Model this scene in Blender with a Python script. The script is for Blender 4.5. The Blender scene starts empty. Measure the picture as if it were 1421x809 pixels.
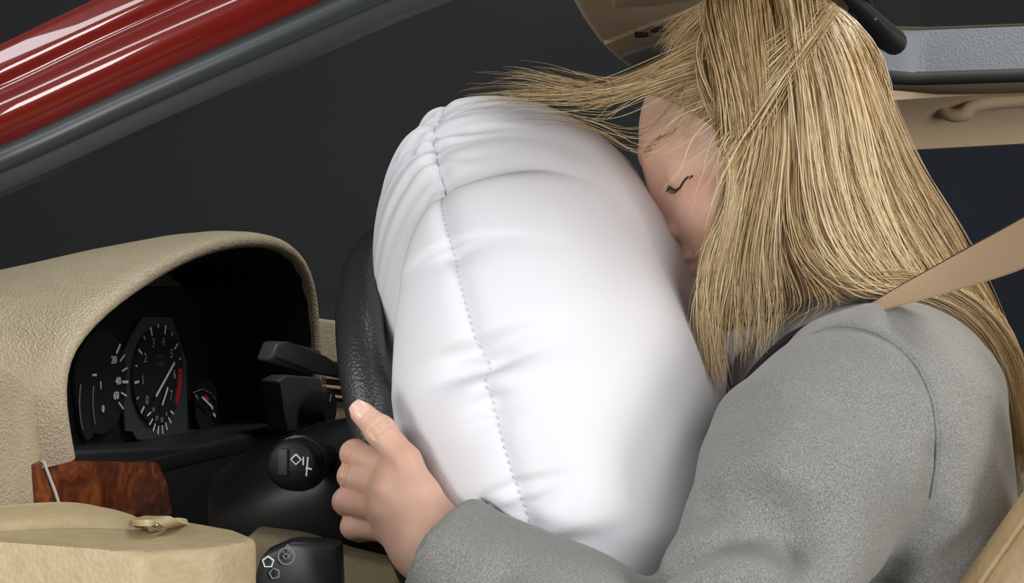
import bpy, bmesh, math, random
import numpy as np
from mathutils import Vector, Matrix

# ------------------------------------------------------------------ camera
FPX = 2210.0
YAW = math.radians(14.0)
CAM = np.array([0.3145, -1.261, 0.9])
FW = np.array([-math.sin(YAW), math.cos(YAW), 0.0])
RT = np.array([math.cos(YAW), math.sin(YAW), 0.0])
UP = np.array([0.0, 0.0, 1.0])
scene = bpy.context.scene
col = scene.collection
cd = bpy.data.cameras.new('camera'); cam = bpy.data.objects.new('camera', cd); col.objects.link(cam)
cam.location = CAM; cam.rotation_euler = (math.pi / 2, 0, YAW)
cd.sensor_width = 36.0; cd.lens = 36.0 * FPX / 1421.0; cd.clip_start = 0.02
scene.camera = cam

def C(px, py, d):
    return CAM + d * FW + (px - 710.5) / FPX * d * RT - (py - 404.5) / FPX * d * UP
def ray(px, py):
    return FW + (px - 710.5) / FPX * RT - (py - 404.5) / FPX * UP
def on_plane(px, py, p0, n):
    r = ray(px, py); t = np.dot(np.array(p0) - CAM, n) / np.dot(r, n); return CAM + t * r
def onX(px, py, X): return on_plane(px, py, (X, 0, 0), np.array([1., 0, 0]))
def onY(px, py, Y): return on_plane(px, py, (0, Y, 0), np.array([0., 1, 0]))
def onZ(px, py, Z): return on_plane(px, py, (0, 0, Z), np.array([0., 0, 1]))

# ------------------------------------------------------------------ world, lights, exposure
w = bpy.data.worlds.new('world'); scene.world = w; w.use_nodes = True
w.node_tree.nodes['Background'].inputs[0].default_value = (0.96, 0.98, 1.0, 1)
w.node_tree.nodes['Background'].inputs[1].default_value = 0.17
scene.view_settings.view_transform = 'Standard'; scene.view_settings.look = 'None'
scene.view_settings.gamma = 1.0; scene.view_settings.use_curve_mapping = False
scene.view_settings.exposure = 0.0

def area(name, loc, target, sx, sy, power, color=(1, 1, 1)):
    ld = bpy.data.lights.new(name, 'AREA'); ld.shape = 'RECTANGLE'; ld.size = sx; ld.size_y = sy
    ld.energy = power; ld.color = color
    o = bpy.data.objects.new(name, ld); col.objects.link(o); o.location = loc
    d = Vector(target) - Vector(loc); o.rotation_euler = d.to_track_quat('-Z', 'Y').to_euler()
    return o
area('studio_softbox_key', tuple(CAM + 0.95 * RT - 0.25 * FW + 0.62 * UP), tuple(C(860, 420, 1.2)), 0.9, 0.9, 12, (1, 0.98, 0.96))
area('studio_softbox_fill', tuple(CAM - 1.25 * RT + 0.0 * FW + 0.75 * UP), tuple(C(400, 450, 1.3)), 1.5, 0.22, 12, (0.97, 0.98, 1.0))
area('headliner_fill', tuple(CAM - 0.85 * RT - 0.10 * FW - 0.24 * UP), (0.15, 0.6, 1.17), 0.5, 0.4, 11.5, (1, 0.98, 0.95))  # added low lamp out of view, only brightens the headliner from below
area('roof_rail_fill', (1.9, -0.95, 0.80), (0.7, 0.8, 1.12), 0.6, 0.8, 24, (1, 0.97, 0.93))  # added unseen lamp behind the driver, lifts the far roof rail and back hair
area('studio_softbox_overhead', (0.75, 0.45, 2.6), (0.3, 0.1, 1.0), 0.8, 0.8, 34, (1, 0.97, 0.93))

# ------------------------------------------------------------------ materials
MATS = {}
def mat(name, color, rough=0.5, metal=0.0, spec=0.5, coat=0.0, coat_rough=0.1, bump=None, vary=None, sss=0.0, sheen=0.0, emit=0.0, obj_space=True):
    """bump=(scale, strength, kind); vary=(scale, colour2, lo, hi)"""
    m = bpy.data.materials.new(name); m.use_nodes = True; nt = m.node_tree; b = nt.nodes['Principled BSDF']
    b.inputs['Base Color'].default_value = (*color, 1); b.inputs['Roughness'].default_value = rough
    b.inputs['Metallic'].default_value = metal; b.inputs['Specular IOR Level'].default_value = spec
    b.inputs['Coat Weight'].default_value = coat; b.inputs['Coat Roughness'].default_value = coat_rough
    if sss:
        b.inputs['Subsurface Weight'].default_value = sss; b.inputs['Subsurface Radius'].default_value = (0.012, 0.005, 0.003)
        b.inputs['Subsurface Scale'].default_value = 0.5
    if sheen: b.inputs['Sheen Weight'].default_value = sheen
    if emit:
        b.inputs['Emission Color'].default_value = (*color, 1); b.inputs['Emission Strength'].default_value = emit
    tc = nt.nodes.new('ShaderNodeTexCoord')
    if vary:
        n = nt.nodes.new('ShaderNodeTexNoise'); n.inputs['Scale'].default_value = vary[0]; n.inputs['Detail'].default_value = 4
        nt.links.new(tc.outputs['Object'], n.inputs['Vector'])
        r = nt.nodes.new('ShaderNodeValToRGB'); r.color_ramp.elements[0].position = vary[2]; r.color_ramp.elements[1].position = vary[3]
        r.color_ramp.elements[0].color = (*color, 1); r.color_ramp.elements[1].color = (*vary[1], 1)
        nt.links.new(n.outputs['Fac'], r.inputs['Fac']); nt.links.new(r.outputs['Color'], b.inputs['Base Color'])
    if bump:
        if bump[2] == 'voronoi':
            n = nt.nodes.new('ShaderNodeTexVoronoi'); out = n.outputs['Distance']
        else:
            n = nt.nodes.new('ShaderNodeTexNoise'); n.inputs['Detail'].default_value = 3; out = n.outputs['Fac']
        n.inputs['Scale'].default_value = bump[0]; nt.links.new(tc.outputs['Object'], n.inputs['Vector'])
        bp = nt.nodes.new('ShaderNodeBump'); bp.inputs['Strength'].default_value = bump[1]; bp.inputs['Distance'].default_value = 0.001
        nt.links.new(out, bp.inputs['Height']); nt.links.new(bp.outputs['Normal'], b.inputs['Normal'])
    MATS[name] = m; return m

mat('airbag_white', (0.74, 0.74, 0.785), 0.62, spec=0.25, bump=(1500, 0.05, 'noise'))
mat('thread', (0.6, 0.6, 0.64), 0.7)
mat('black_leather', (0.014, 0.017, 0.015), 0.40, spec=0.9, bump=(420, 0.4, 'voronoi'))
mat('black_plastic', (0.010, 0.010, 0.011), 0.45, spec=0.4, bump=(900, 0.15, 'noise'))
mat('satin_black', (0.016, 0.018, 0.020), 0.38, spec=0.5)
mat('grey_plastic', (0.035, 0.036, 0.038), 0.5, bump=(700, 0.2, 'noise'))
mat('cluster_black', (0.006, 0.006, 0.007), 0.7, spec=0.3)
mat('dial_black', (0.010, 0.010, 0.011), 0.6)
mat('dial_grey', (0.05, 0.052, 0.055), 0.55)
mat('print_white', (0.85, 0.85, 0.85), 0.6)
mat('print_grey', (0.25, 0.25, 0.26), 0.6)
mat('print_red', (0.55, 0.03, 0.03), 0.6)
mat('beige_dash', (0.41, 0.34, 0.235), 0.42, spec=0.5, bump=(480, 0.75, 'voronoi'), vary=(60, (0.38, 0.31, 0.21), 0.35, 0.65))
mat('beige_headliner', (0.66, 0.51, 0.34), 0.85, bump=(900, 0.3, 'noise'), vary=(400, (0.61, 0.46, 0.30), 0.4, 0.6))
mat('beige_plastic', (0.58, 0.44, 0.28), 0.6, bump=(800, 0.15, 'noise'))
mat('beige_leather', (0.43, 0.345, 0.20), 0.5, spec=0.4, bump=(300, 0.35, 'voronoi'), vary=(120, (0.385, 0.305, 0.17), 0.35, 0.7))
mat('seat_leather', (0.42, 0.30, 0.16), 0.5, spec=0.4, bump=(170, 0.5, 'voronoi'), vary=(60, (0.36, 0.25, 0.13), 0.35, 0.7))
mat('belt_webbing', (0.40, 0.28, 0.17), 0.75)
mat('belt_edge', (0.02, 0.016, 0.013), 0.8)
mat('red_paint', (0.135, 0.008, 0.005), 0.35, spec=0.15, coat=1.0, coat_rough=0.03)
mat('rubber', (0.028, 0.034, 0.034), 0.42, spec=0.5)
mat('rubber_dull', (0.012, 0.013, 0.014), 0.7)
mat('chrome', (0.8, 0.8, 0.82), 0.12, metal=1.0)
mat('silver_inlay', (0.75, 0.66, 0.66), 0.3)
mat('sunroof_grey', (0.20, 0.22, 0.25), 0.4, spec=0.5, bump=(330, 0.5, 'voronoi'))
mat('backdrop', (0.040, 0.041, 0.043), 0.95, spec=0.0, bump=(250, 0.3, 'noise'))
mat('floor_carpet', (0.02, 0.02, 0.022), 0.95, spec=0.0, bump=(400, 0.5, 'noise'))
mat('shirt_white', (0.78, 0.78, 0.79), 0.7)
mat('trouser_grey', (0.13, 0.13, 0.13), 0.8)
mat('collar_dark', (0.022, 0.016, 0.024), 0.5)
mat('lash', (0.03, 0.02, 0.015), 0.6)
mat('nail', (0.72, 0.46, 0.37), 0.3, spec=0.5)
mat('skin', (0.66, 0.42, 0.315), 0.48, spec=0.4, sss=0.25, bump=(420, 0.16, 'noise'), vary=(28, (0.62, 0.34, 0.245), 0.42, 0.75))

def wool():
    m = mat('wool_grey', (0.175, 0.175, 0.165), 0.85, spec=0.2, sheen=0.15)
    nt = m.node_tree; b = nt.nodes['Principled BSDF']
    tc = nt.nodes.new('ShaderNodeTexCoord'); mp = nt.nodes.new('ShaderNodeMapping'); mp.inputs['Scale'].default_value = (1.0, 1.0, 0.35)
    mp.inputs['Rotation'].default_value = (0.0, 0.45, 0.0)
    nt.links.new(tc.outputs['Object'], mp.inputs['Vector'])
    n = nt.nodes.new('ShaderNodeTexNoise'); n.inputs['Scale'].default_value = 2300; n.inputs['Detail'].default_value = 2
    nt.links.new(mp.outputs['Vector'], n.inputs['Vector'])
    r = nt.nodes.new('ShaderNodeValToRGB'); r.color_ramp.elements[0].position = 0.36; r.color_ramp.elements[1].position = 0.66
    r.color_ramp.elements[0].color = (0.135, 0.138, 0.133, 1); r.color_ramp.elements[1].color = (0.34, 0.34, 0.32, 1)
    nt.links.new(n.outputs['Fac'], r.inputs['Fac']); nt.links.new(r.outputs['Color'], b.inputs['Base Color'])
    bp = nt.nodes.new('ShaderNodeBump'); bp.inputs['Strength'].default_value = 0.25; bp.inputs['Distance'].default_value = 0.0006
    nt.links.new(n.outputs['Fac'], bp.inputs['Height']); nt.links.new(bp.outputs['Normal'], b.inputs['Normal'])
wool()

def wood():
    m = mat('burl_wood', (0.2, 0.06, 0.02), 0.3, coat=0.8, coat_rough=0.06)
    nt = m.node_tree; b = nt.nodes['Principled BSDF']
    tc = nt.nodes.new('ShaderNodeTexCoord')
    n = nt.nodes.new('ShaderNodeTexNoise'); n.inputs['Scale'].default_value = 38; n.inputs['Detail'].default_value = 7; n.inputs['Distortion'].default_value = 1.6
    nt.links.new(tc.outputs['Object'], n.inputs['Vector'])
    r = nt.nodes.new('ShaderNodeValToRGB'); r.color_ramp.elements[0].position = 0.3; r.color_ramp.elements[1].position = 0.72
    r.color_ramp.elements[0].color = (0.055, 0.012, 0.005, 1); r.color_ramp.elements[1].color = (0.30, 0.085, 0.022, 1)
    e = r.color_ramp.elements.new(0.5); e.color = (0.15, 0.036, 0.011, 1)
    nt.links.new(n.outputs['Fac'], r.inputs['Fac']); nt.links.new(r.outputs['Color'], b.inputs['Base Color'])
wood()

def hair_mat(name):
    m = mat(name, (0.5, 0.36, 0.16), 0.42, spec=0.5)
    nt = m.node_tree; b = nt.nodes['Principled BSDF']
    a = nt.nodes.new('ShaderNodeAttribute'); a.attribute_name = 'strand'
    r = nt.nodes.new('ShaderNodeValToRGB')
    r.color_ramp.elements[0].position = 0.0; r.color_ramp.elements[0].color = (0.20, 0.115, 0.042, 1)
    r.color_ramp.elements[1].position = 1.0; r.color_ramp.elements[1].color = (0.84, 0.70, 0.46, 1)
    e = r.color_ramp.elements.new(0.45); e.color = (0.50, 0.345, 0.155, 1)
    nt.links.new(a.outputs['Fac'], r.inputs['Fac']); nt.links.new(r.outputs['Color'], b.inputs['Base Color'])
    return m
hair_mat('hair_blonde')
mat('hair_under', (0.30, 0.18, 0.06), 0.6, spec=0.3)

def glass(name, tint, gloss=0.05):
    m = bpy.data.materials.new(name); m.use_nodes = True; nt = m.node_tree; nt.nodes.clear()
    o = nt.nodes.new('ShaderNodeOutputMaterial'); t = nt.nodes.new('ShaderNodeBsdfTransparent'); t.inputs[0].default_value = (*tint, 1)
    g = nt.nodes.new('ShaderNodeBsdfGlossy'); g.inputs['Roughness'].default_value = 0.03
    mx = nt.nodes.new('ShaderNodeMixShader'); mx.inputs[0].default_value = gloss
    nt.links.new(t.outputs[0], mx.inputs[1]); nt.links.new(g.outputs[0], mx.inputs[2]); nt.links.new(mx.outputs[0], o.inputs[0])
    MATS[name] = m; return m
glass('windshield_glass', (0.90, 0.95, 0.94), 0.004)
glass('side_glass', (0.82, 0.86, 0.95), 0.003)
glass('cluster_lens', (0.95, 0.95, 0.95), 0.02)

# ------------------------------------------------------------------ object helpers
def tag(o, label=None, cat=None, group=None, kind=None):
    if label: o['label'] = label
    if cat: o['category'] = cat
    if group: o['group'] = group
    if kind: o['kind'] = kind
    return o
def thing(name, loc, label, cat, kind=None):
    o = bpy.data.objects.new(name, None); col.objects.link(o); o.location = loc; o.empty_display_size = 0.05
    return tag(o, label, cat, None, kind)
def link(name, me, m, parent=None, smooth=True, label=None):
    o = bpy.data.objects.new(name, me); col.objects.link(o)
    if m: me.materials.append(MATS[m])
    if smooth: me.shade_smooth()
    if parent:
        o.parent = parent
        if not parent.parent: o.matrix_parent_inverse = Matrix.Translation(-Vector(parent.location))
    if label: o['label'] = label
    return o
def mesh(name, verts, faces, m, parent=None, smooth=True, label=None):
    me = bpy.data.meshes.new(name); me.from_pydata([tuple(map(float, v)) for v in verts], [], faces); me.update()
    return link(name, me, m, parent, smooth, label)
def np_mesh(name, V, Q, m, parent=None, smooth=True):
    """V (n,3), Q (k,4) or (k,3) int arrays, fast"""
    me = bpy.data.meshes.new(name); V = np.asarray(V, np.float32); Q = np.asarray(Q, np.int32); k = Q.shape[1]
    me.vertices.add(len(V)); me.vertices.foreach_set('co', V.ravel())
    me.loops.add(Q.size); me.loops.foreach_set('vertex_index', Q.ravel())
    me.polygons.add(len(Q)); me.polygons.foreach_set('loop_start', np.arange(0, Q.size, k, dtype=np.int32))
    me.update(calc_edges=True); me.validate()
    return link(name, me, m, parent, smooth)
def bm_obj(name, bm, m, parent=None, smooth=True, label=None):
    bmesh.ops.recalc_face_normals(bm, faces=bm.faces)
    me = bpy.data.meshes.new(name); bm.to_mesh(me); bm.free(); return link(name, me, m, parent, smooth, label)
def sharp(o, ang=35):
    o.data.set_sharp_from_angle(angle=math.radians(ang)); return o
def bevel_mod(o, wdt, seg=3):
    b = o.modifiers.new('bevel', 'BEVEL'); b.width = wdt; b.segments = seg; b.limit_method = 'ANGLE'; b.angle_limit = math.radians(35); return o

def prism(name, poly, off, m, parent=None, bev=0.0, seg=3, smooth=True, label=None):
    """closed polygon (3D points) extruded by vector off"""
    bm = bmesh.new(); off = np.asarray(off)
    a = [bm.verts.new(tuple(p)) for p in poly]; b = [bm.verts.new(tuple(np.asarray(p) + off)) for p in poly]
    n = len(a); bm.faces.new(a); bm.faces.new(b[::-1])
    for i in range(n): bm.faces.new((a[i], b[i], b[(i + 1) % n], a[(i + 1) % n]))
    if bev: bmesh.ops.bevel(bm, geom=list(bm.edges), offset=bev, segments=seg, profile=0.5, affect='EDGES')
    return sharp(bm_obj(name, bm, m, parent, smooth, label), 40)
def box(name, c, ax, ay, az, m, parent=None, bev=0.0, seg=3, label=None):
    c, ax, ay, az = map(np.asarray, (c, ax, ay, az))
    poly = [c - ax - ay - az, c + ax - ay - az, c + ax + ay - az, c - ax + ay - az]
    return prism(name, poly, 2 * az, m, parent, bev, seg, True, label)
def frame_path(P, up):
    P = np.asarray(P, float); T = np.gradient(P, axis=0); T /= np.linalg.norm(T, axis=1)[:, None] + 1e-12
    up = np.asarray(up, float)
    if up.ndim == 1: up = np.tile(up, (len(P), 1))
    A = np.cross(T, up); A /= np.linalg.norm(A, axis=1)[:, None] + 1e-12
    B = np.cross(A, T); return P, T, A, B
def loft(name, secs, m, parent=None, closed=True, caps=True, smooth=True, label=None):
    secs = [np.asarray(s, float) for s in secs]; n = len(secs[0]); V = np.concatenate(secs); F = []
    for i in range(len(secs) - 1):
        for j in range(n if closed else n - 1):
            k = (j + 1) % n; F.append((i * n + j, i * n + k, (i + 1) * n + k, (i + 1) * n + j))
    if caps and closed:
        F.append(tuple(range(n))[::-1]); F.append(tuple((len(secs) - 1) * n + i for i in range(n)))
    bm = bmesh.new(); vs = [bm.verts.new(tuple(v)) for v in V]
    for f in F: bm.faces.new([vs[i] for i in f])
    return sharp(bm_obj(name, bm, m, parent, smooth, label), 50)
def catmull(P, n):
    P = np.asarray(P, float); k = len(P); Q = np.vstack([2 * P[0] - P[1], P, 2 * P[-1] - P[-2]])
    t = np.linspace(0, k - 1, n); i = np.minimum(t.astype(int), k - 2); f = (t - i)[:, None]
    p0, p1, p2, p3 = Q[i], Q[i + 1], Q[i + 2], Q[i + 3]
    return 0.5 * ((2 * p1) + (-p0 + p2) * f + (2 * p0 - 5 * p1 + 4 * p2 - p3) * f ** 2 + (-p0 + 3 * p1 - 3 * p2 + p3) * f ** 3)
def tube(name, P, r, m, parent=None, seg=10, up=(0.13, 0.21, 0.97), caps=True, label=None, flat=1.0):
    P, T, A, B = frame_path(P, np.array(up)); r = np.broadcast_to(np.asarray(r, float), (len(P),))
    a = np.linspace(0, 2 * np.pi, seg, endpoint=False)
    secs = [P[i] + r[i] * (np.outer(np.cos(a), A[i]) + flat * np.outer(np.sin(a), B[i])) for i in range(len(P))]
    return loft(name, secs, m, parent, True, caps, label=label)
def sweep(name, P, prof, up, m, parent=None, label=None, closed=False):
    P, T, A, B = frame_path(P, np.asarray(up))
    secs = [P[i] + np.outer([p[0] for p in prof], B[i]) + np.outer([p[1] for p in prof], A[i]) for i in range(len(P))]
    return loft(name, secs, m, parent, closed, closed, label=label)
def subsurf(o, n=2):
    s = o.modifiers.new('subdivision', 'SUBSURF'); s.levels = n; s.render_levels = n; return o
FONT = None
def text(name, s, p, right, up, size, m, parent, th=0.0004):
    cu = bpy.data.curves.new(name, 'FONT'); cu.body = s; cu.size = size; cu.align_x = 'CENTER'; cu.align_y = 'CENTER'; cu.extrude = th; cu.resolution_u = 2
    o = bpy.data.objects.new(name, cu); col.objects.link(o); dg = bpy.context.evaluated_depsgraph_get()
    me = bpy.data.meshes.new_from_object(o.evaluated_get(dg)); bpy.data.objects.remove(o); bpy.data.curves.remove(cu)
    right = np.asarray(right) / np.linalg.norm(right); up = np.asarray(up) / np.linalg.norm(up); nn = np.cross(right, up)
    M = Matrix(((right[0], up[0], nn[0], p[0]), (right[1], up[1], nn[1], p[1]), (right[2], up[2], nn[2], p[2]), (0, 0, 0, 1)))
    me.transform(M); me.name = name; return link(name, me, m, parent, False)

# ------------------------------------------------------------------ signed distance modelling
class SDF:
    def __init__(self, lo, hi, h):
        self.lo = np.asarray(lo, float); self.h = h
        self.n = np.ceil((np.asarray(hi) - self.lo) / h).astype(int) + 1
        self.f = np.full(self.n, 0.05, np.float32)
    def region(self, lo, hi):
        a = np.clip(np.floor((lo - self.lo) / self.h).astype(int), 0, self.n); b = np.clip(np.ceil((hi - self.lo) / self.h).astype(int) + 1, 0, self.n)
        sl = tuple(slice(x, y) for x, y in zip(a, b))
        g = [((np.arange(x, y) * self.h + l)).astype(np.float32) for x, y, l in zip(a, b, self.lo)]
        return sl, np.meshgrid(*g, indexing='ij', sparse=True)
    def put(self, fn, lo, hi, k, op='add'):
        m = k + 3 * self.h
        sl, (X, Y, Z) = self.region(np.asarray(lo) - m, np.asarray(hi) + m)
        a = self.f[sl]
        if a.size == 0: return
        b = fn(X, Y, Z)
        if op == 'add':
            h = np.maximum(k - np.abs(a - b), 0) / k; self.f[sl] = np.minimum(a, b) - h * h * k * 0.25
        elif op == 'sub':
            b = -b; h = np.maximum(k - np.abs(a - b), 0) / k; self.f[sl] = np.maximum(a, b) + h * h * k * 0.25
        else:
            h = np.maximum(k - np.abs(a - b), 0) / k; self.f[sl] = np.maximum(a, b) + h * h * k * 0.25
    def ball(self, c, r, k=0.004, op='add'):
        c = np.asarray(c, float); fn = lambda X, Y, Z: np.sqrt((X - c[0]) ** 2 + (Y - c[1]) ** 2 + (Z - c[2]) ** 2) - r
        self.put(fn, c - r, c + r, k, op)
    def ell(self, c, r, k=0.01, op='add', M=None):
        """ellipsoid; M rows = local axes"""
        c = np.asarray(c, float); r = np.asarray(r, float); M = np.eye(3) if M is None else np.asarray(M, float)
        def fn(X, Y, Z):
            X = X - c[0]; Y = Y - c[1]; Z = Z - c[2]; k0 = 0; k1 = 0
            for i in range(3):
                q = M[i, 0] * X + M[i, 1] * Y + M[i, 2] * Z; k0 = k0 + (q / r[i]) ** 2; k1 = k1 + (q / r[i] ** 2) ** 2
            k0 = np.sqrt(k0); return k0 * (k0 - 1) / np.sqrt(k1 + 1e-12)
        e = np.sqrt(((M * r[:, None]) ** 2).sum(0)); self.put(fn, c - e, c + e, k, op)
    def cone(self, a, b, ra, rb, k=0.004, op='add', sq=(1, 1, 1)):
        """capsule with two radii; sq squashes axes"""
        sq = np.asarray(sq, float); a = np.asarray(a, float); b = np.asarray(b, float); A = a * sq; D = (b - a) * sq; L2 = float(D @ D)
        def fn(X, Y, Z):
            X = X * sq[0] - A[0]; Y = Y * sq[1] - A[1]; Z = Z * sq[2] - A[2]
            t = np.clip((X * D[0] + Y * D[1] + Z * D[2]) / L2, 0, 1)
            return np.sqrt((X - t * D[0]) ** 2 + (Y - t * D[1]) ** 2 + (Z - t * D[2]) ** 2) - (ra + t * (rb - ra))
        r = max(ra, rb) / sq; self.put(fn, np.minimum(a, b) - r, np.maximum(a, b) + r, k, op)
    def chain(self, pts, rad, k=0.004, sq=(1, 1, 1)):
        for i in range(len(pts) - 1): self.cone(pts[i], pts[i + 1], rad[i], rad[i + 1], k, 'add', sq)
    def cut(self, p, n, k=0.002, lo=None, hi=None):
        """keep the side opposite to n, inside the box lo..hi"""
        p = np.asarray(p, float); n = np.asarray(n, float); n = n / np.linalg.norm(n)
        fn = lambda X, Y, Z: (X - p[0]) * n[0] + (Y - p[1]) * n[1] + (Z - p[2]) * n[2]
        lo = self.lo if lo is None else np.asarray(lo); hi = self.lo + self.n * self.h if hi is None else np.asarray(hi)
        self.put(fn, lo, hi, k, 'and')
    def sample(self, P):
        q = (np.asarray(P) - self.lo) / self.h; q = np.clip(q, 0, self.n - 1.001); i = q.astype(int); f = q - i; out = 0
        for dx in (0, 1):
            for dy in (0, 1):
                for dz in (0, 1):
                    wgt = (f[:, 0] if dx else 1 - f[:, 0]) * (f[:, 1] if dy else 1 - f[:, 1]) * (f[:, 2] if dz else 1 - f[:, 2])
                    out = out + wgt * self.f[i[:, 0] + dx, i[:, 1] + dy, i[:, 2] + dz]
        return out
    def surface(self):
        f = self.f; s = f < 0
        c = s[:-1, :-1, :-1].astype(np.uint8)
        for o in ((1, 0, 0), (0, 1, 0), (0, 0, 1), (1, 1, 0), (1, 0, 1), (0, 1, 1), (1, 1, 1)):
            c = c + s[o[0]:s.shape[0] - 1 + o[0], o[1]:s.shape[1] - 1 + o[1], o[2]:s.shape[2] - 1 + o[2]]
        mixed = (c > 0) & (c < 8); I = np.argwhere(mixed); idx = np.full(mixed.shape, -1, np.int32); idx[mixed] = np.arange(len(I))
        corner = np.array([(x, y, z) for x in (0, 1) for y in (0, 1) for z in (0, 1)])
        val = np.stack([f[I[:, 0] + o[0], I[:, 1] + o[1], I[:, 2] + o[2]] for o in corner], 1)
        acc = np.zeros((len(I), 3)); cnt = np.zeros(len(I))
        for a in range(8):
            for b in range(a + 1, 8):
                if np.abs(corner[a] - corner[b]).sum() != 1: continue
                x = (val[:, a] < 0) != (val[:, b] < 0); t = val[:, a] / np.where(x, val[:, a] - val[:, b], 1)
                p = corner[a] + t[:, None] * (corner[b] - corner[a]); acc += np.where(x[:, None], p, 0); cnt += x
        V = (I + acc / cnt[:, None]) * self.h + self.lo
        Q = []
        for ax in range(3):
            s0 = [slice(1, -1)] * 3; s1 = [slice(1, -1)] * 3; s0[ax] = slice(0, -1); s1[ax] = slice(1, None)
            A = s[tuple(s0)]; B = s[tuple(s1)]; E = np.argwhere(A != B); inn = A[A != B]
            e = E.copy()
            for d in range(3):
                if d != ax: e[:, d] += 1
            u = (ax + 1) % 3; v = (ax + 2) % 3
            def cell(du, dv):
                q = e.copy(); q[:, u] -= du; q[:, v] -= dv; return idx[q[:, 0], q[:, 1], q[:, 2]]
            q = np.stack([cell(1, 1), cell(0, 1), cell(0, 0), cell(1, 0)], 1)
            q[~inn] = q[~inn][:, ::-1]; Q.append(q)
        return V, np.concatenate(Q)

rng = np.random.default_rng(7); random.seed(7)

# ================================================================== setting: studio and car shell
def quad_sheet(name, pts, m, kind=None, label=None, cat=None):
    o = mesh(name, pts, [tuple(range(len(pts)))], m, None, False); tag(o, label, cat, None, kind); return o
# black studio backdrop: cove that curves from floor to wall
bw = []
for d, z in [(-3.0, -0.35), (2.6, -0.35), (3.0, -0.30), (3.25, -0.1), (3.35, 0.3), (3.4, 3.5)]:
    bw.append([CAM + d * FW + s * RT + (z - CAM[2]) * UP for s in np.linspace(-5, 5, 9)])
bd = loft('wall_back', bw[2:], 'backdrop', None, closed=False, caps=False); tag(bd, 'black studio backdrop behind the car', 'backdrop', None, 'structure')
gf = loft('floor', bw[:3], 'backdrop', None, closed=False, caps=False); tag(gf, 'dark studio floor under the car', 'floor', None, 'structure')
cfl = prism('floor', [(-0.75, -0.42, -0.02), (1.3, -0.42, -0.02), (1.3, 1.15, -0.02), (-0.75, 1.15, -0.02)], (0, 0, 0.02), 'floor_carpet')
tag(cfl, 'dark carpeted car floor under the seat', 'floor', None, 'structure')
sill = prism('trim_2', [(-0.75, -0.46, -0.3), (1.3, -0.46, -0.3), (1.3, 1.2, -0.3), (-0.75, 1.2, -0.3)], (0, 0, 0.28), 'rubber_dull', None, 0.01)
tag(sill, 'dark sill under the car floor', 'sill', None, 'structure')

# headliner with an opening for the sunroof
ZC = 1.17
HX0, HX1, HY0, HY1, HR = 0.272, 1.15, -0.10, 0.855, 0.07
def rrect(x0, x1, y0, y1, r, n=10):
    P = []
    for cx, cy, a0 in ((x1 - r, y1 - r, 0), (x0 + r, y1 - r, 90), (x0 + r, y0 + r, 180), (x1 - r, y0 + r, 270)):
        for a in np.linspace(a0, a0 + 90, n): P.append((cx + r * math.cos(math.radians(a)), cy + r * math.sin(math.radians(a))))
    return np.array(P)
hole = rrect(HX0, HX1, HY0, HY1, HR)
fe = [onZ(784, -12, ZC)[:2], onZ(792, 6, ZC)[:2], onZ(806, 30, ZC)[:2], onZ(828, 60, ZC)[:2], onZ(850, 82, ZC)[:2], onZ(878, 103, ZC)[:2]]
poly = [(1.45, -0.30), (0.34, -0.30), (0.16, -0.22), (0.07, -0.05)] + [tuple(p) for p in fe] + [(0.22, 0.88), (0.36, 1.02), (1.45, 1.02)]
def ray_poly(c, d):
    best = None; n = len(poly)
    for i in range(n):
        a = np.array(poly[i]); b = np.array(poly[(i + 1) % n]); e = b - a; den = d[0] * e[1] - d[1] * e[0]
        if abs(den) < 1e-9: continue
        t = ((a[0] - c[0]) * e[1] - (a[1] - c[1]) * e[0]) / den; s = ((a[0] - c[0]) * d[1] - (a[1] - c[1]) * d[0]) / den
        if t > 0 and -1e-6 <= s <= 1 + 1e-6 and (best is None or t < best): best = t
    return c + best * d
hc = np.array([(HX0 + HX1) / 2, (HY0 + HY1) / 2])
ths = np.radians(np.sort(np.concatenate([np.arange(0, 360, 4.0), np.linspace(170, 215, 60)])))
def ray_to(loop, c, d):
    global poly
    sv = poly; poly = [tuple(q) for q in loop]; r = ray_poly(c, d); poly = sv; return r
outer = np.array([ray_poly(hc, np.array([math.cos(a), math.sin(a)])) for a in ths])
inner = np.array([ray_to(hole, hc, np.array([math.cos(a), math.sin(a)])) for a in ths])
def ring(xy, z): return np.column_stack([xy, np.full(len(xy), z)])
mid = inner + (outer - inner) * 0.5; dirv = (outer - hc) / np.linalg.norm(outer - hc, axis=1)[:, None]
ceil = loft('ceiling', [ring(inner, ZC + 0.012), ring(inner, ZC + 0.001), ring(inner + dirv * 0.006, ZC), ring(mid, ZC), ring(outer - dirv * 0.012, ZC), ring(outer - dirv * 0.003, ZC + 0.004), ring(outer, ZC + 0.012),
                        ring(outer, ZC + 0.05), ring(mid, ZC + 0.065), ring(inner, ZC + 0.07)], 'beige_headliner', None, True, False)
tag(ceil, 'beige fabric headliner of the car roof', 'headliner', None, 'structure')
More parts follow.
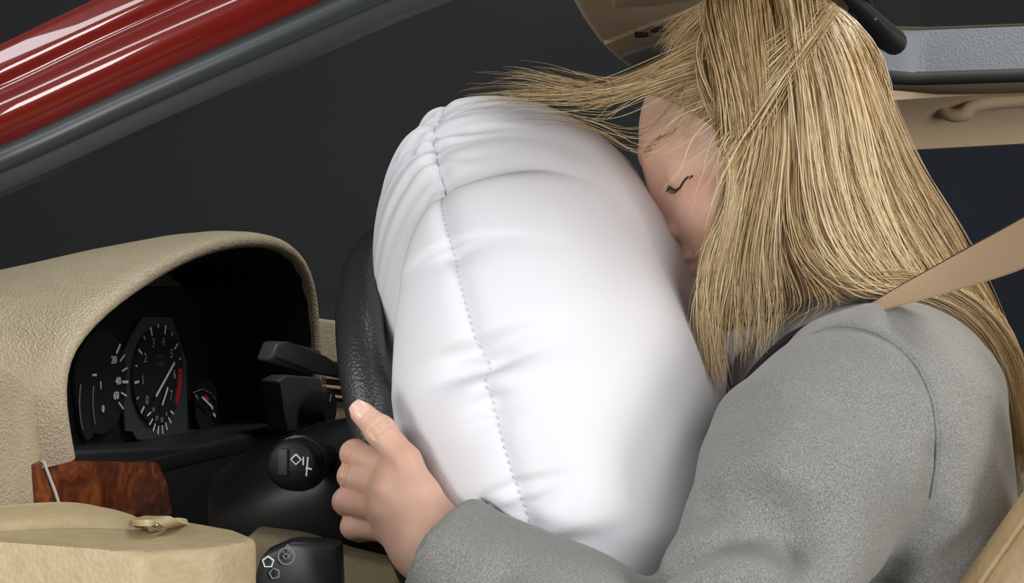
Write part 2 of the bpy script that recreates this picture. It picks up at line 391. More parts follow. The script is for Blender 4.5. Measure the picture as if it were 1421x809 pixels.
# sunroof frame: grey inner wall and dark seal, parts of the ceiling
loft('sunroof_frame', [ring(hole, ZC + 0.005), ring(hole, ZC + 0.066), ring(hole + (hole - hc) * 0.03, ZC + 0.071), ring(hole + (hole - hc) * 0.03, ZC + 0.06)], 'sunroof_grey', ceil, True, False, label='grey textured inner wall of the open sunroof')
hl = np.vstack([hole, hole[:2]]); hp = ring(hl, ZC + 0.004)
tube('sunroof_seal', hp, 0.0088, 'rubber_dull', ceil, 10, (0, 0, 1), False, label='dark rubber seal round the sunroof opening')
arm_a = onZ(1206, 6, ZC) + np.array([0, 0, -0.012]); arm_b = onZ(1240, 42, ZC) + np.array([0, 0, -0.012])
tb = tube('deflector_arm', catmull([arm_a + (arm_a - arm_b) * 0.9, arm_a, (arm_a + arm_b) / 2 + np.array([0, 0, -.003]), arm_b, arm_b], 18),
     np.interp(np.linspace(0, 1, 18), [0, .25, .5, .8, .93, 1], [.005, .009, .0135, .0135, .009, .002]), 'rubber', ceil, 14, label='dark rounded end of the sunroof wind deflector arm')
tube('deflector_pin', [arm_a + np.array([-.02, -.05, 0]), arm_a + np.array([.004, -.01, -.004])], 0.004, 'chrome', ceil, 8)
# roof console with map lights
def zq(pts, dz=0.0): return [onZ(x, y, ZC - dz) for x, y in pts]
con = prism('roof_console', zq([(838, 62), (900, 38), (965, 14), (1010, 30), (975, 66), (880, 96)], 0.004), (0, 0, 0.008), 'beige_plastic', ceil, 0.002, label='beige roof console round the reading lights')
prism('reading_light', zq([(862, 80), (925, 58), (930, 72), (880, 90)], 0.008), (0, 0, 0.006), 'print_grey', con, 0.001)
prism('reading_light', zq([(936, 54), (985, 36), (985, 48), (940, 66)], 0.008), (0, 0, 0.006), 'print_grey', con, 0.001)
for bx, by in ((912, 44), (890, 51)):
    c = onZ(bx, by, ZC - 0.008); a = np.linspace(0, 2 * np.pi, 14, endpoint=False)
    prism('switch', [c + 0.007 * np.array([math.cos(t), math.sin(t), 0]) for t in a], (0, 0, 0.006), 'black_plastic', con)
sv = prism('sun_visor', zq([(846, -30), (985, -30), (965, 2), (905, 10), (850, 12)], 0.012), (0, 0, 0.011), 'beige_plastic', ceil, 0.004, label='folded-up beige sun visor')

# far roof rail above the passenger window, with grab handle
rail_prof = [(1.02, ZC + 0.004), (1.06, ZC - 0.006), (1.095, ZC - 0.022), (1.115, ZC - 0.045), (1.118, ZC - 0.058), (1.135, ZC - 0.058), (1.14, ZC + 0.05), (1.02, ZC + 0.05)]
secs = []
for X, dz in ((0.22, -0.01), (0.5, 0.0), (0.8, 0.004), (1.2, 0.0), (1.45, -0.01)):
    secs.append([(X, y, z + dz) for y, z in rail_prof])
rail = loft('trim_1', secs, 'beige_headliner'); tag(rail, 'beige roof rail trim above the far window', 'trim', None, 'structure')
gh = [onY(1306, 150, 1.075), onY(1320, 160, 1.06), onY(1338, 158, 1.05), onY(1354, 147, 1.045), onY(1400, 141, 1.045), onY(1500, 135, 1.045), onY(1600, 130, 1.06), onY(1622, 134, 1.085)]
tube('grab_handle', catmull(gh, 40), np.interp(np.linspace(0, 1, 40), [0, .1, .3, .8, 1], [.006, .0115, .012, .011, .006]), 'beige_plastic', rail, 12, flat=0.8, label='beige moulded grab handle')
for u in (gh[1], gh[6]):
    tube('handle_mount', [u, u + np.array([0, 0.045, 0.012])], 0.01, 'beige_plastic', rail, 10)
# far door: window glass, lower panel
wn = prism('window_1', [(0.05, 1.13, 0.62), (1.45, 1.13, 0.62), (1.45, 1.128, ZC - 0.05), (0.25, 1.128, ZC - 0.05)], (0, 0.004, 0), 'side_glass')
tag(wn, 'dark tinted far side window', 'window', None, 'structure')
dr = prism('door_1', [(-0.6, 1.10, 0.02), (1.45, 1.10, 0.02), (1.45, 1.10, 0.62), (-0.6, 1.10, 0.60)], (0, 0.06, 0), 'rubber_dull', None, 0.01)
tag(dr, 'dark inner panel of the far door', 'door', None, 'structure')

# near windscreen pillar: red paint, seal, weatherstrip
pil = thing('trim_3', tuple(C(250, 90, 0.985)), 'glossy red painted windscreen pillar with black door seal', 'pillar', 'structure')
pp = [C(-330, 205, 1.04), C(-100, 101, 1.0), C(0, 55, 0.985), C(115, 0, 0.975), C(300, -84, 0.965), C(520, -180, 0.96), C(760, -262, 0.965), C(1050, -300, 0.98), C(1700, -330, 1.06)]
pp = catmull(pp, 70); tow = -FW
def band(name, prof, m, label=None):
    return sweep(name, pp, prof, tow, m, pil, label, closed=True)
band('painted_panel', [(-.03, -.002), (-.014, -.0015), (-.007, .0005), (-.0046, .0030), (-.0035, .0060), (-.0022, .0115), (-.0012, .0150), (-.0010, .0180), (-.0028, .0215), (-.0050, .0238), (-.0052, .0262), (-.0030, .0295), (.001, .0340), (.0028, .0395), (.0020, .0455), (-.0025, .0508), (-.009, .0550), (-.012, .060), (-.03, .060)], 'red_paint', 'glossy red car paint with white highlight')
band('door_seal', [(-.03, .0575), (-.010, .0575), (-.004, .0605), (-.001, .065), (-.002, .070), (-.007, .0745), (-.03, .0745)], 'rubber', 'soft black rubber door seal')
band('weatherstrip', [(-.03, .074), (-.0085, .074), (-.0085, .079), (-.012, .0845), (-.03, .0845)], 'rubber_dull')
# windscreen
g0 = [C(-420, 700, 1.25)] + [pp[i] + np.array([0, 0.02, 0]) for i in (4, 14, 24, 34, 42)]
g1 = [np.array([-0.95, 0.95, 0.66]), np.array([-0.55, 0.95, 0.86]), np.array([-0.35, 0.95, 0.95]), np.array([-0.15, 0.95, 1.04]), np.array([0.02, 0.95, 1.11]), np.array([0.2, 0.9, ZC + 0.02])]
gv = []
for a, b in zip(g0, g1):
    for t in np.linspace(0, 1, 9):
        p = a * (1 - t) + b * t; p = p + np.array([-0.16 * math.sin(math.pi * t), 0, 0]); gv.append(p)
gfaces = [(i * 9 + j, i * 9 + j + 1, (i + 1) * 9 + j + 1, (i + 1) * 9 + j) for i in range(5) for j in range(8)]
ws = mesh('window_2', gv, gfaces, 'windshield_glass'); tag(ws, 'curved windscreen glass between pillar and roof', 'windscreen', None, 'structure')
# ================================================================== dashboard
dash = thing('dashboard', (-0.45, 0.1, 0.0), 'beige dashboard with arched instrument hood and wood strip', 'dashboard')
XR = -0.287
inner_px = [(104, 632), (98, 600), (92, 560), (92, 520), (104, 487), (130, 455), (165, 424), (200, 400), (235, 378), (270, 360), (308, 348), (345, 342), (378, 344), (402, 354), (420, 372), (431, 400), (436, 440), (439, 490), (440, 560), (441, 640)]
L0 = np.array([onX(x, y, XR) for x, y in inner_px])
n0 = len(L0)
def offs(L, d):
    """offset outwards in the YZ plane"""
    T = np.gradient(L[:, 1:], axis=0); T /= np.linalg.norm(T, axis=1)[:, None]; N = np.column_stack([-T[:, 1], T[:, 0]])
    out = L.copy(); out[:, 1:] += N * d; return out
def withX(L, X): o = L.copy(); o[:, 0] = X; return o
s = np.linspace(0, 1, n0)
def arch(X, pts):
    p = catmull(np.array(pts, float), n0); return np.column_stack([np.full(n0, X), p])
far_loops = [
    arch(-0.345, [(-0.258, .760), (-0.258, .80), (-0.215, .880), (-0.10, .922), (0.03, .947), (0.15, .960), (0.26, .950), (0.335, .87), (0.34, .70)]),
    arch(-0.42, [(-0.345, .745), (-0.345, .80), (-0.29, .872), (-0.15, .908), (0.0, .930), (0.15, .940), (0.28, .93), (0.37, .85), (0.38, .68)]),
    arch(-0.55, [(-0.41, .72), (-0.41, .78), (-0.35, .842), (-0.2, .872), (0.0, .893), (0.15, .90), (0.3, .89), (0.42, .82), (0.44, .65)]),
    arch(-0.75, [(-0.45, .60), (-0.43, .74), (-0.38, .80), (-0.2, .825), (0.0, .835), (0.2, .84), (0.4, .83), (0.6, .78), (0.62, .6)])]
hood_secs = [withX(L0, XR - .008), L0, withX(offs(L0, .004), XR + .003), withX(offs(L0, .010), XR + .003), withX(offs(L0, .016), XR - .004)] + far_loops
hood = loft('instrument_hood', hood_secs, 'beige_dash', dash, False, False, label='grained beige hood arching over the instruments')
subsurf(hood, 1)
# dark lining inside the hood
inn = [withX(offs(L0, .002), XR - .002), withX(offs(L0, -.006), XR - .012), withX(offs(L0, -.012), XR - .05), withX(offs(L0, -.02), XR - 0.13)]
lin = loft('hood_lining', inn, 'cluster_black', dash, False, False)
# cluster carrier and face plate
clus = box('instrument_cluster', (-0.40, 0.09, 0.81), (0.018, 0, 0), (0, 0.22, 0), (0, 0, 0.095), 'cluster_black', dash, 0.004, label='black instrument cluster with four dials')
XF = -0.379; NF = np.array([1., 0, 0.0])
def F(px, py, dx=0.0): return onX(px, py, XF + dx)
DY = np.array([0, 1., 0]); DZ = np.array([0, 0, 1.])
def dial(c, ry, rz, dx, m, name, parent, n=40, th=0.003):
    a = np.linspace(0, 2 * np.pi, n, endpoint=False)
    return prism(name, [c + ry * math.cos(t) * DY + rz * math.sin(t) * DZ + np.array([dx, 0, 0]) for t in a], (th, 0, 0), m, parent)
def tick(a, b, wd, m, parent, dx=0.0045, name='tick'):
    a = np.asarray(a); b = np.asarray(b); t = (b - a) / np.linalg.norm(b - a); sd = np.cross(np.array([1., 0, 0]), t) * wd
    o = np.array([dx, 0, 0]); return prism(name, [a - sd + o, b - sd + o, b + sd + o, a + sd + o], (0.0006, 0, 0), m, parent, smooth=False)
# grey bezel panel round the rev counter
bez = prism('dial_surround', [F(178, 470), F(165, 500), F(172, 598), F(258, 606), F(256, 500), F(236, 440), F(196, 440)], (0.002, 0, 0), 'dial_grey', clus)
tach_c = F(214, 521); ty = abs(F(250, 521)[1] - F(180, 521)[1]) / 2; tz = abs(F(214, 452)[2] - F(214, 590)[2]) / 2
tach = dial(tach_c, ty * 1.0, tz * 0.98, 0.002, 'dial_black', 'rev_counter', clus)
TD = 0.0046
def tpol(a, r): return tach_c + ty * r * math.cos(math.radians(a)) * DY + ty * r * math.sin(math.radians(a)) * DZ
for i in range(0, 15):
    a = 222 - i * 18.6; big = i % 2 == 0
    if i in (12, 13): continue
    tick(tpol(a, 0.94), tpol(a, 0.78 if big else 0.86), 0.0011 if big else 0.0006, 'print_white' if i < 12 else 'print_red', tach)
for i in range(8):
    text('numeral', str(i), tpol(222 - i * 37.2, 0.63) + np.array([TD, 0, 0]), DY, DZ, 0.0125, 'print_white', tach)
for k in range(9):
    a0 = 222 - 5.9 * 37.2 - k * 4.8
    tick(tpol(a0, 0.95), tpol(a0 - 0.1, 0.78), 0.0022, 'print_red', tach)
text('unit_text', '1/min', tach_c + 0.018 * DZ + 0.002 * DY + np.array([TD, 0, 0]), DY, DZ, 0.007, 'print_grey', tach)
text('unit_text', 'x1000', tach_c + 0.011 * DZ + 0.002 * DY + np.array([TD, 0, 0]), DY, DZ, 0.007, 'print_grey', tach)
tick(tach_c - 0.013 * DY - 0.019 * DZ, tach_c + 0.026 * DY + 0.011 * DZ, 0.0011, 'print_white', tach, 0.008, 'needle')
# consumption scale under the rev counter
ec = tach_c + 0.004 * DY - 0.022 * DZ
for k, a in enumerate(np.linspace(200, 335, 8)):
    d = np.array([0, math.cos(math.radians(a)), math.sin(math.radians(a))])
    tick(ec + 0.030 * d - 0.004 * DZ, ec + 0.022 * d - 0.004 * DZ, 0.0009, 'print_white', tach)
    if k % 2 == 0: text('numeral', ('30', '20', '12', '8')[k // 2], ec + 0.0165 * d - 0.004 * DZ + np.array([TD, 0, 0]), DY, DZ, 0.006, 'print_white', tach)
tick(ec - 0.004 * DY - 0.006 * DZ, ec + 0.008 * DY + 0.010 * DZ, 0.0009, 'print_white', tach, 0.008, 'needle')
# speedometer, half covered by the surround
sp_c = F(138, 530); sr = 0.046
speed = dial(sp_c, sr, sr, -0.0005, 'dial_black', 'speedometer', clus)
for i, v in enumerate(('120', '', '', '140', '', '')):
    a = 48 - i * 17
    d = np.array([0, math.cos(math.radians(a)), math.sin(math.radians(a))])
    tick(sp_c + 0.95 * sr * d, sp_c + (0.72 if i % 1 == 0 else 0.8) * sr * d, 0.0012 if v else 0.0007, 'print_white', speed)
for v, a in (('20', 46), ('40', -2), ('60', -32)):
    d = np.array([0, math.cos(math.radians(a)), math.sin(math.radians(a))])
    text('numeral', v, sp_c + 0.56 * sr * d + np.array([TD, 0, 0]), DY, DZ, 0.010, 'print_white', speed)
# fuel gauge
fg_c = F(119, 556); fuel = dial(fg_c, 0.017, 0.034, -0.0002, 'dial_black', 'fuel_gauge', clus)
def arc(c, r, a0, a1, m, parent, sx=0.5, n=10, name='scale_arc'):
    P = [c + r * (sx * math.cos(math.radians(a)) * DY + math.sin(math.radians(a)) * DZ) for a in np.linspace(a0, a1, n)]
    return tube(name, np.array(P) + np.array([TD, 0, 0]), 0.0006, m, parent, 5, (1, 0, 0))
arc(fg_c - 0.004 * DY, 0.03, 150, 232, 'print_grey', fuel); arc(fg_c + 0.019 * DY, 0.03, 155, 225, 'print_grey', fuel)
text('numeral', '1', fg_c + 0.018 * DY + 0.012 * DZ + np.array([TD, 0, 0]), DY, DZ, 0.010, 'print_white', fuel)
text('numeral', '0', fg_c + 0.022 * DY - 0.009 * DZ + np.array([TD, 0, 0]), DY, DZ, 0.009, 'print_white', fuel)
tick(fg_c + .003 * DY + .022 * DZ, fg_c + .010 * DY + .022 * DZ, .001, 'print_white', fuel)
# temperature gauge
tg_c = F(283, 562); tg = dial(tg_c, 0.026, 0.026, 0.0, 'dial_black', 'temperature_gauge', clus)
tick(F(270, 551), F(284, 565), 0.0011, 'print_white', tg, 0.008, 'needle')
tick(F(278, 549), F(283, 556), 0.0022, 'print_red', tg); tick(F(265, 548), F(268, 553), 0.0014, 'print_grey', tg); tick(F(286, 562), F(289, 567), 0.0016, 'print_white', tg); tick(F(290, 574), F(293, 578), 0.0014, 'print_white', tg)
tube('scale_arc', np.array([F(262, 545), F(275, 540), F(288, 546), F(294, 556)]) + np.array([TD, 0, 0]), 0.0005, 'print_grey', tg, 5, (1, 0, 0))
prism('warning_light_panel', [F(178, 598), F(305, 596), F(303, 612), F(185, 610)], (0.004, 0, 0), 'dial_grey', clus)
# lower lip shelf under the dials
box('cluster_shelf', (-0.355, 0.11, 0.752), (0.05, 0, 0), (0, 0.19, 0), (0, 0, 0.010), 'black_plastic', dash, 0.006)

# near end panel of the dash (beige) and wood strip
dpx = [(-120, 380), (-40, 420), (40, 480), (95, 540), (104, 600), (100, 640), (45, 632), (38, 650), (62, 740), (40, 780), (-140, 780)]
# lower fascia: beige block to the left of the wood
low = prism('end_panel', [onX(x, y, -0.300) for x, y in [(-160, 470), (-60, 470), (20, 520), (60, 560), (104, 600), (100, 628), (40, 634), (36, 645), (55, 722), (40, 790), (-160, 790)]], (-0.20, 0, 0), 'beige_dash', dash, 0.006, label='beige grained end panel of the dashboard')
und = prism('lower_fascia', [onX(x, y, -0.306) for x, y in [(34, 628), (450, 610), (470, 900), (20, 900)]], (-0.12, 0, 0), 'black_plastic', dash, 0.005)
wd_ = prism('wood_strip', [onX(x, y, -0.300) for x, y in [(40, 636), (120, 640), (222, 641), (232, 672), (242, 712), (236, 722), (58, 722)]], (-0.015, 0, 0), 'burl_wood', dash, 0.004, 4, label='polished red-brown burl wood strip')
tube('chrome_line', [onX(60, 640, -0.2985), onX(74, 676, -0.2980), onX(88, 720, -0.2985)], 0.0013, 'silver_inlay', wd_, 8)
# centre fascia with air vent, seen past the hood
cen = prism('centre_fascia', [onX(x, y, -0.325) for x, y in [(436, 440), (545, 455), (560, 640), (436, 640)]], (-0.10, 0, 0), 'beige_dash', dash, 0.006, label='beige centre fascia with air vent')
vent = prism('air_vent', [onX(x, y, -0.3238) for x, y in [(452, 500), (500, 506), (504, 560), (456, 556)]], (-0.01, 0, 0), 'black_plastic', cen, 0.001)
for k in range(4):
    y = 508 + k * 13
    prism('vent_slat', [onX(453, y, -0.318), onX(501, y + 5, -0.318), onX(501, y + 9, -0.318), onX(453, y + 4, -0.318)], (-0.012, 0, 0), 'beige_plastic', cen, 0.0006)
# grey panel and knob right of the dials
gp = prism('switch_panel', [onX(x, y, -0.278) for x, y in [(386, 528), (400, 520), (446, 524), (462, 600), (398, 600), (396, 570)]], (-0.02, 0, 0), 'grey_plastic', dash, 0.003)
kc = onX(430, 566, -0.272)
kn = dial(kc, 0.018, 0.018, 0.0, 'black_plastic', 'rotary_knob', dash, 24, 0.022)
tick(kc + .007 * DZ - .004 * DY, kc + .014 * DZ, .0012, 'print_grey', kn, 0.0225)

# ================================================================== steering column with stalks
TILT = math.radians(18.5)
WN = np.array([math.cos(TILT), 0, math.sin(TILT)]); WV = np.array([-math.sin(TILT), 0, math.cos(TILT)]); WW = np.array([0, 1., 0])
WC = np.array([-0.042, 0.0, 0.762]); WR = 0.188
colm = thing('steering_column', tuple(WC - 0.2 * WN), 'black steering column cover with stalks behind the wheel', 'steering column')
def oval(c, a, b, n=28): return [c + a * math.cos(t) * WW + b * math.sin(t) * WV for t in np.linspace(0, 2 * np.pi, n, endpoint=False)]
loft('column_cover', [oval(WC - .035 * WN, .045, .045), oval(WC - .045 * WN, .062, .058), oval(WC - .11 * WN, .075, .066), oval(WC - .17 * WN - .006 * WV, .078, .070), oval(WC - .20 * WN - .008 * WV, .074, .064)], 'satin_black', colm)
# light stalk that points at the camera side, ringed end with symbols
e0 = onY(404, 645, -0.165); sd = np.array([0.12, -0.98, 0.06]); sd /= np.linalg.norm(sd)
st = tube('light_stalk', [e0 - sd * 0.12, e0 - sd * 0.05, e0 - sd * 0.045, e0 - sd * 0.004, e0], [.010, .011, .0185, .0195, .016], 'black_plastic', colm, 20)
tube('stalk_ring', [e0 - sd * 0.03, e0 - sd * 0.022], [.0212, .0212], 'satin_black', colm, 20)
box('stalk_button', e0 + sd * 0.001 + np.array([-.006, 0, 0.002]), (.004, 0, 0), (0, .002, 0), (0, 0, .010), 'grey_plastic', colm, 0.001)
SR = np.cross(UP, -sd); SR = -SR / np.linalg.norm(SR) * 1.0
if SR @ RT < 0: SR = -SR
SU = np.cross(sd, SR) * -1.0
if SU[2] < 0: SU = -SU
def sym_poly(c, r, n, m, parent, w_=0.0007, rot=90, name='symbol', right=None, up=None):
    right = SR if right is None else right; up = SU if up is None else up
    P = [c + r * (math.cos(math.radians(rot + 360 * k / n)) * right + math.sin(math.radians(rot + 360 * k / n)) * up) for k in range(n + 1)]
    return tube(name, P, w_, m, parent, 5, tuple(np.cross(right, up)))
q = e0 + sd * 0.0015
sym_poly(q + SR * .004 + SU * .004, .0038, 4, 'print_white', st)
tube('symbol', [q + SR * .0095 + SU * .006, q + SR * .0095 - SU * .0], .0007, 'print_white', st, 5)
tube('symbol', [q + SR * .013 + SU * .006, q + SR * .0120 - SU * .008], .0007, 'print_white', st, 5)
tube('symbol', [q + SR * .0115 - SU * .002, q + SR * .016 - SU * .003], .0007, 'print_white', st, 5)
# wiper stalk on the far side
wa = [onY(455, 508, 0.12), onY(478, 520, 0.05), onY(520, 545, 0.03)]
prism('wiper_stalk', [onX(x, y, -0.17) for x, y in [(376, 500), (386, 474), (400, 474), (446, 486), (450, 500), (490, 515), (490, 527), (440, 517)]], (-0.018, 0.01, 0), 'grey_plastic', colm, 0.004, label='grey flat wiper stalk')
# small cruise stalk with symbols below
ca = [C(352, 806, 1.06), C(362, 770, 1.06), C(404, 752, 1.07), C(470, 756, 1.09), C(474, 840, 1.09), C(360, 850, 1.06)]
cs = prism('cruise_stalk', ca, 0.03 * FW, 'satin_black', colm, 0.004)
NF_ = C(380, 790, 1.058)
for (x, y, r, n, rot) in ((372, 780, .0038, 5, 90), (381, 796, .0036, 5, 30), (397, 772, .0055, 14, 0), (397, 772, .002, 4, 0), (405, 773, .0022, 5, 0), (399, 760, .002, 3, 90)):
    d_ = 1.058 + (x - 362) * 0.00022
    sym_poly(C(x, y, d_), r, n, 'print_white' if x < 375 else 'print_grey', cs, 0.0006, rot, 'symbol', RT, UP)
# knee panel, beige, seen low beyond the column
kp = prism('knee_panel', [C(x, y, 1.22) for x, y in [(340, 740), (420, 750), (470, 770), (560, 790), (560, 960), (320, 960)]], 0.05 * FW, 'beige_leather', dash, 0.008)
# ================================================================== steering wheel
wheel = thing('steering_wheel', tuple(WC), 'black leather steering wheel gripped by the hand', 'steering wheel')
a = np.linspace(0, 2 * np.pi, 97)
rim = np.array([WC + WR * (math.sin(t) * WW + math.cos(t) * WV) for t in a])
bmw = bmesh.new(); ns = 18; rings = []
for t in a[:-1]:
    d = math.sin(t) * WW + math.cos(t) * WV; c = WC + WR * d
    rings.append([bmw.verts.new(tuple(c + 0.0165 * math.cos(u) * d + 0.0185 * math.sin(u) * WN)) for u in np.linspace(0, 2 * np.pi, ns, endpoint=False)])
for i in range(96):
    for j in range(ns): bmw.faces.new((rings[i][j], rings[i][(j + 1) % ns], rings[(i + 1) % 96][(j + 1) % ns], rings[(i + 1) % 96][j]))
bm_obj('rim', bmw, 'black_leather', wheel, label='grained black leather rim')
hubp = [(0, -.06), (.05, -.06), (.066, -.045), (.07, -.02), (.062, -.008), (0, -.004)]
loft('hub', [[WC + h * WN - .012 * WN + r * (math.cos(t) * WW + .85 * math.sin(t) * WV) for t in np.linspace(0, 2 * np.pi, 32, endpoint=False)] for r, h in [(.04, -.055), (.064, -.04), (.072, -.02), (.068, .0), (.05, .008)]], 'black_plastic', wheel)
for ang in (78, 282, 140, 220):
    d = math.sin(math.radians(ang)) * WW + math.cos(math.radians(ang)) * WV; e = np.cross(WN, d)
    P = [WC + d * r - WN * h for r, h in ((.05, .028), (.10, .022), (.15, .01), (WR - .004, .0))]
    secs = [[p + e * x * wdt + WN * y for x, y in ((-1, -.006), (1, -.006), (1, .006), (-1, .006))] for p, wdt in zip(P, (.026, .02, .016, .017))]
    subsurf(loft('spoke', secs, 'black_plastic', wheel), 2)
tubeP = [WC + (WR - .0168) * (math.sin(t) * WW + math.cos(t) * WV) + .004 * WN for t in a]
tube('rim_stitching', tubeP, 0.0009, 'rubber', wheel, 5, tuple(WN), False)
# ================================================================== person
PY = 0.03
person = thing('person', (0.33, PY, 0.40), 'woman in grey jacket with long blonde hair, face pressed into airbag', 'person')
# ---- head in its own frame (f forward, l towards her left, u up)
PITCH = math.radians(17); TURN = math.radians(4)
f0 = -math.cos(PITCH) * RT - math.sin(PITCH) * UP
hu = -math.sin(PITCH) * RT + math.cos(PITCH) * UP
hf = math.cos(TURN) * f0 - math.sin(TURN) * FW
hl_ = np.cross(hu, hf)
HM = np.array([hf, hl_, hu]); HO = C(1050, 204, 1.255)
def h2w(P): return np.asarray(P) @ HM + HO
def w2h(P): return (np.asarray(P) - HO) @ HM.T
neck_w = C(1195, 470, 1.27); nb = w2h(neck_w); nb2 = w2h(C(1215, 540, 1.28))
H = SDF((-0.21, -0.125, -0.30), (0.125, 0.125, 0.15), 0.0022)
H.ell((-0.014, 0, 0.026), (0.085, 0.072, 0.077), 0.02)
H.ell((0.028, 0, 0.020), (0.058, 0.060, 0.056), 0.03)
H.ell((0.034, 0, -0.042), (0.052, 0.052, 0.070), 0.03)
for s in (-1, 1):
    H.cone((-0.012, s * 0.050, -0.045), (0.002, s * 0.046, -0.072), 0.016, 0.014, 0.03)
    H.cone((0.002, s * 0.046, -0.072), (0.066, s * 0.014, -0.104), 0.014, 0.013, 0.025)
    H.ball((0.052, s * 0.040, -0.034), 0.021, 0.022)
    H.cone((0.080, s * 0.010, 0.017), (0.064, s * 0.046, 0.018), 0.0085, 0.008, 0.012)
H.ball((0.070, 0, -0.104), 0.017, 0.02)
for s in (-1, 1):
    H.ball((0.096, s * 0.032, -0.003), 0.0175, 0.014, 'sub')
    H.ell((0.0685, s * 0.031, -0.004), (0.0125, 0.0150, 0.0120), 0.004)
H.cone((0.083, 0, 0.004), (0.092, 0, -0.036), 0.0068, 0.0085, 0.009)
H.ball((0.0925, 0, -0.040), 0.0095, 0.006)
for s in (-1, 1): H.ball((0.084, s * 0.0135, -0.044), 0.0078, 0.005)
H.ell((0.081, 0, -0.067), (0.009, 0.024, 0.006), 0.006)
H.ell((0.080, 0, -0.077), (0.0085, 0.020, 0.0065), 0.005)
H.cone((0.092, -0.02, -0.0715), (0.092, 0.02, -0.0715), 0.0022, 0.0022, 0.002, 'sub')
H.cone((-0.035, 0, -0.05), nb, 0.054, 0.053, 0.03); H.cone(nb, nb2, 0.053, 0.075, 0.02)
for s in (-1, 1):   # ears
    t = math.radians(18); EM = np.array([[math.cos(t), 0, -math.sin(t)], [0, 1, 0], [math.sin(t), 0, math.cos(t)]])
    H.ell((-0.020, s * 0.080, -0.004), (0.017, 0.006, 0.031), 0.006, 'add', EM)
    H.ell((-0.017, s * 0.087, -0.003), (0.010, 0.006, 0.020), 0.004, 'sub', EM)
    H.ball((-0.012, s * 0.078, -0.032), 0.008, 0.006)
hv, hq = H.surface(); hvw = h2w(hv)

# ---- left hand round the rim
def hand(joints_of, wrist, cmc):
    lo = np.min([p for f_ in joints_of.values() for p in f_] + [wrist], axis=0) - 0.04; hi = np.max([p for f_ in joints_of.values() for p in f_] + [wrist], axis=0) + 0.06
    G = SDF(lo, hi, 0.0011)
    for nm, J in joints_of.items():
        if nm == 'thumb':
            G.cone(wrist, J[0], 0.019, 0.0150, 0.010); G.chain(J, [0.0138, 0.0108, 0.0098, 0.0080], 0.004); G.ball(J[2], 0.0101, 0.003)
        else:
            sc = {'index': 1.0, 'middle': 1.03, 'ring': 0.97, 'little': 0.86}[nm]
            G.cone(wrist * 0.8 + J[0] * 0.2, J[0], 0.0175, 0.0118 * sc, 0.014)
    for nm, J in joints_of.items():
        if nm == 'thumb': continue
        sc = {'index': 1.0, 'middle': 1.03, 'ring': 0.97, 'little': 0.86}[nm]
        G.chain(J, [0.0108 * sc, 0.0093 * sc, 0.0083 * sc, 0.0070 * sc], 0.0035)
        G.ball(J[1], 0.0100 * sc, 0.002); G.ball(J[0] - FW * 0.0028, 0.0112 * sc, 0.005); G.cone(J[0] - FW * 0.009, wrist * 0.6 + J[0] * 0.4 - FW * 0.012, 0.0042, 0.003, 0.008)
    for nm, J in joints_of.items():                                  # skin creases across the knuckles
        i_ = 2 if nm == 'thumb' else 1; ax_ = J[i_] - J[i_ - 1]; ax_ = ax_ / np.linalg.norm(ax_)
        sgn = -1.0 if wrist[1] < 0 else 1.0
        out_ = sgn * FW * 0.8 + (UP * 0.5 if nm == 'thumb' else -RT * 0.6); out_ = out_ - ax_ * (out_ @ ax_); out_ /= np.linalg.norm(out_); sd_ = np.cross(ax_, out_)
        rr = 0.0101 if nm == 'thumb' else 0.0098
        for q_ in (-0.0032, 0.0, 0.0034):
            for s0, s1 in ((-0.9, -0.3), (-0.3, 0.3), (0.3, 0.9)):
                pa = J[i_] + ax_ * q_ + rr * (math.cos(s0) * out_ + math.sin(s0) * sd_) + out_ * 0.0005; pb = J[i_] + ax_ * q_ + rr * (math.cos(s1) * out_ + math.sin(s1) * sd_) + out_ * 0.0005
                G.cone(pa, pb, 0.0009, 0.0009, 0.0016, 'sub')
    return G
JL = {'index': [C(550, 654, 1.080), C(492, 630, 1.104), C(502, 634, 1.143), C(534, 640, 1.155)],
      'middle': [C(540, 680, 1.075), C(489, 661, 1.103), C(497, 668, 1.146), C(534, 675, 1.158)],
      'ring': [C(537, 707, 1.075), C(481, 696, 1.101), C(491, 702, 1.143), C(528, 706, 1.156)],
      'little': [C(543, 734, 1.079), C(490, 731, 1.100), C(499, 737, 1.135), C(530, 740, 1.145)],
      'thumb': [C(582, 690, 1.066), C(562, 640, 1.072), C(528, 598, 1.079), C(502, 573, 1.084)]}
wristL = C(600, 757, 1.058)
G = hand(JL, wristL, None)
elbowL = C(975, 985, 0.985)
fore = wristL + (elbowL - wristL) * 0.22
G.cone(wristL, fore, 0.0235, 0.027, 0.016)
hav, haq = G.surface()
# ---- right hand on the far rim, mirrored and set on the wheel
def mir(P): Q = np.array(P, float); Q[..., 1] = -Q[..., 1]; return Q
JR = {k: [mir(p) for p in v] for k, v in JL.items()}
wristR = mir(wristL); G2 = hand(JR, wristR, None)
elbowR = mir(elbowL) + np.array([0, 0.02, 0]); G2.cone(wristR, wristR + (elbowR - wristR) * 0.22, 0.0235, 0.027, 0.016)
rav, raq = G2.surface()

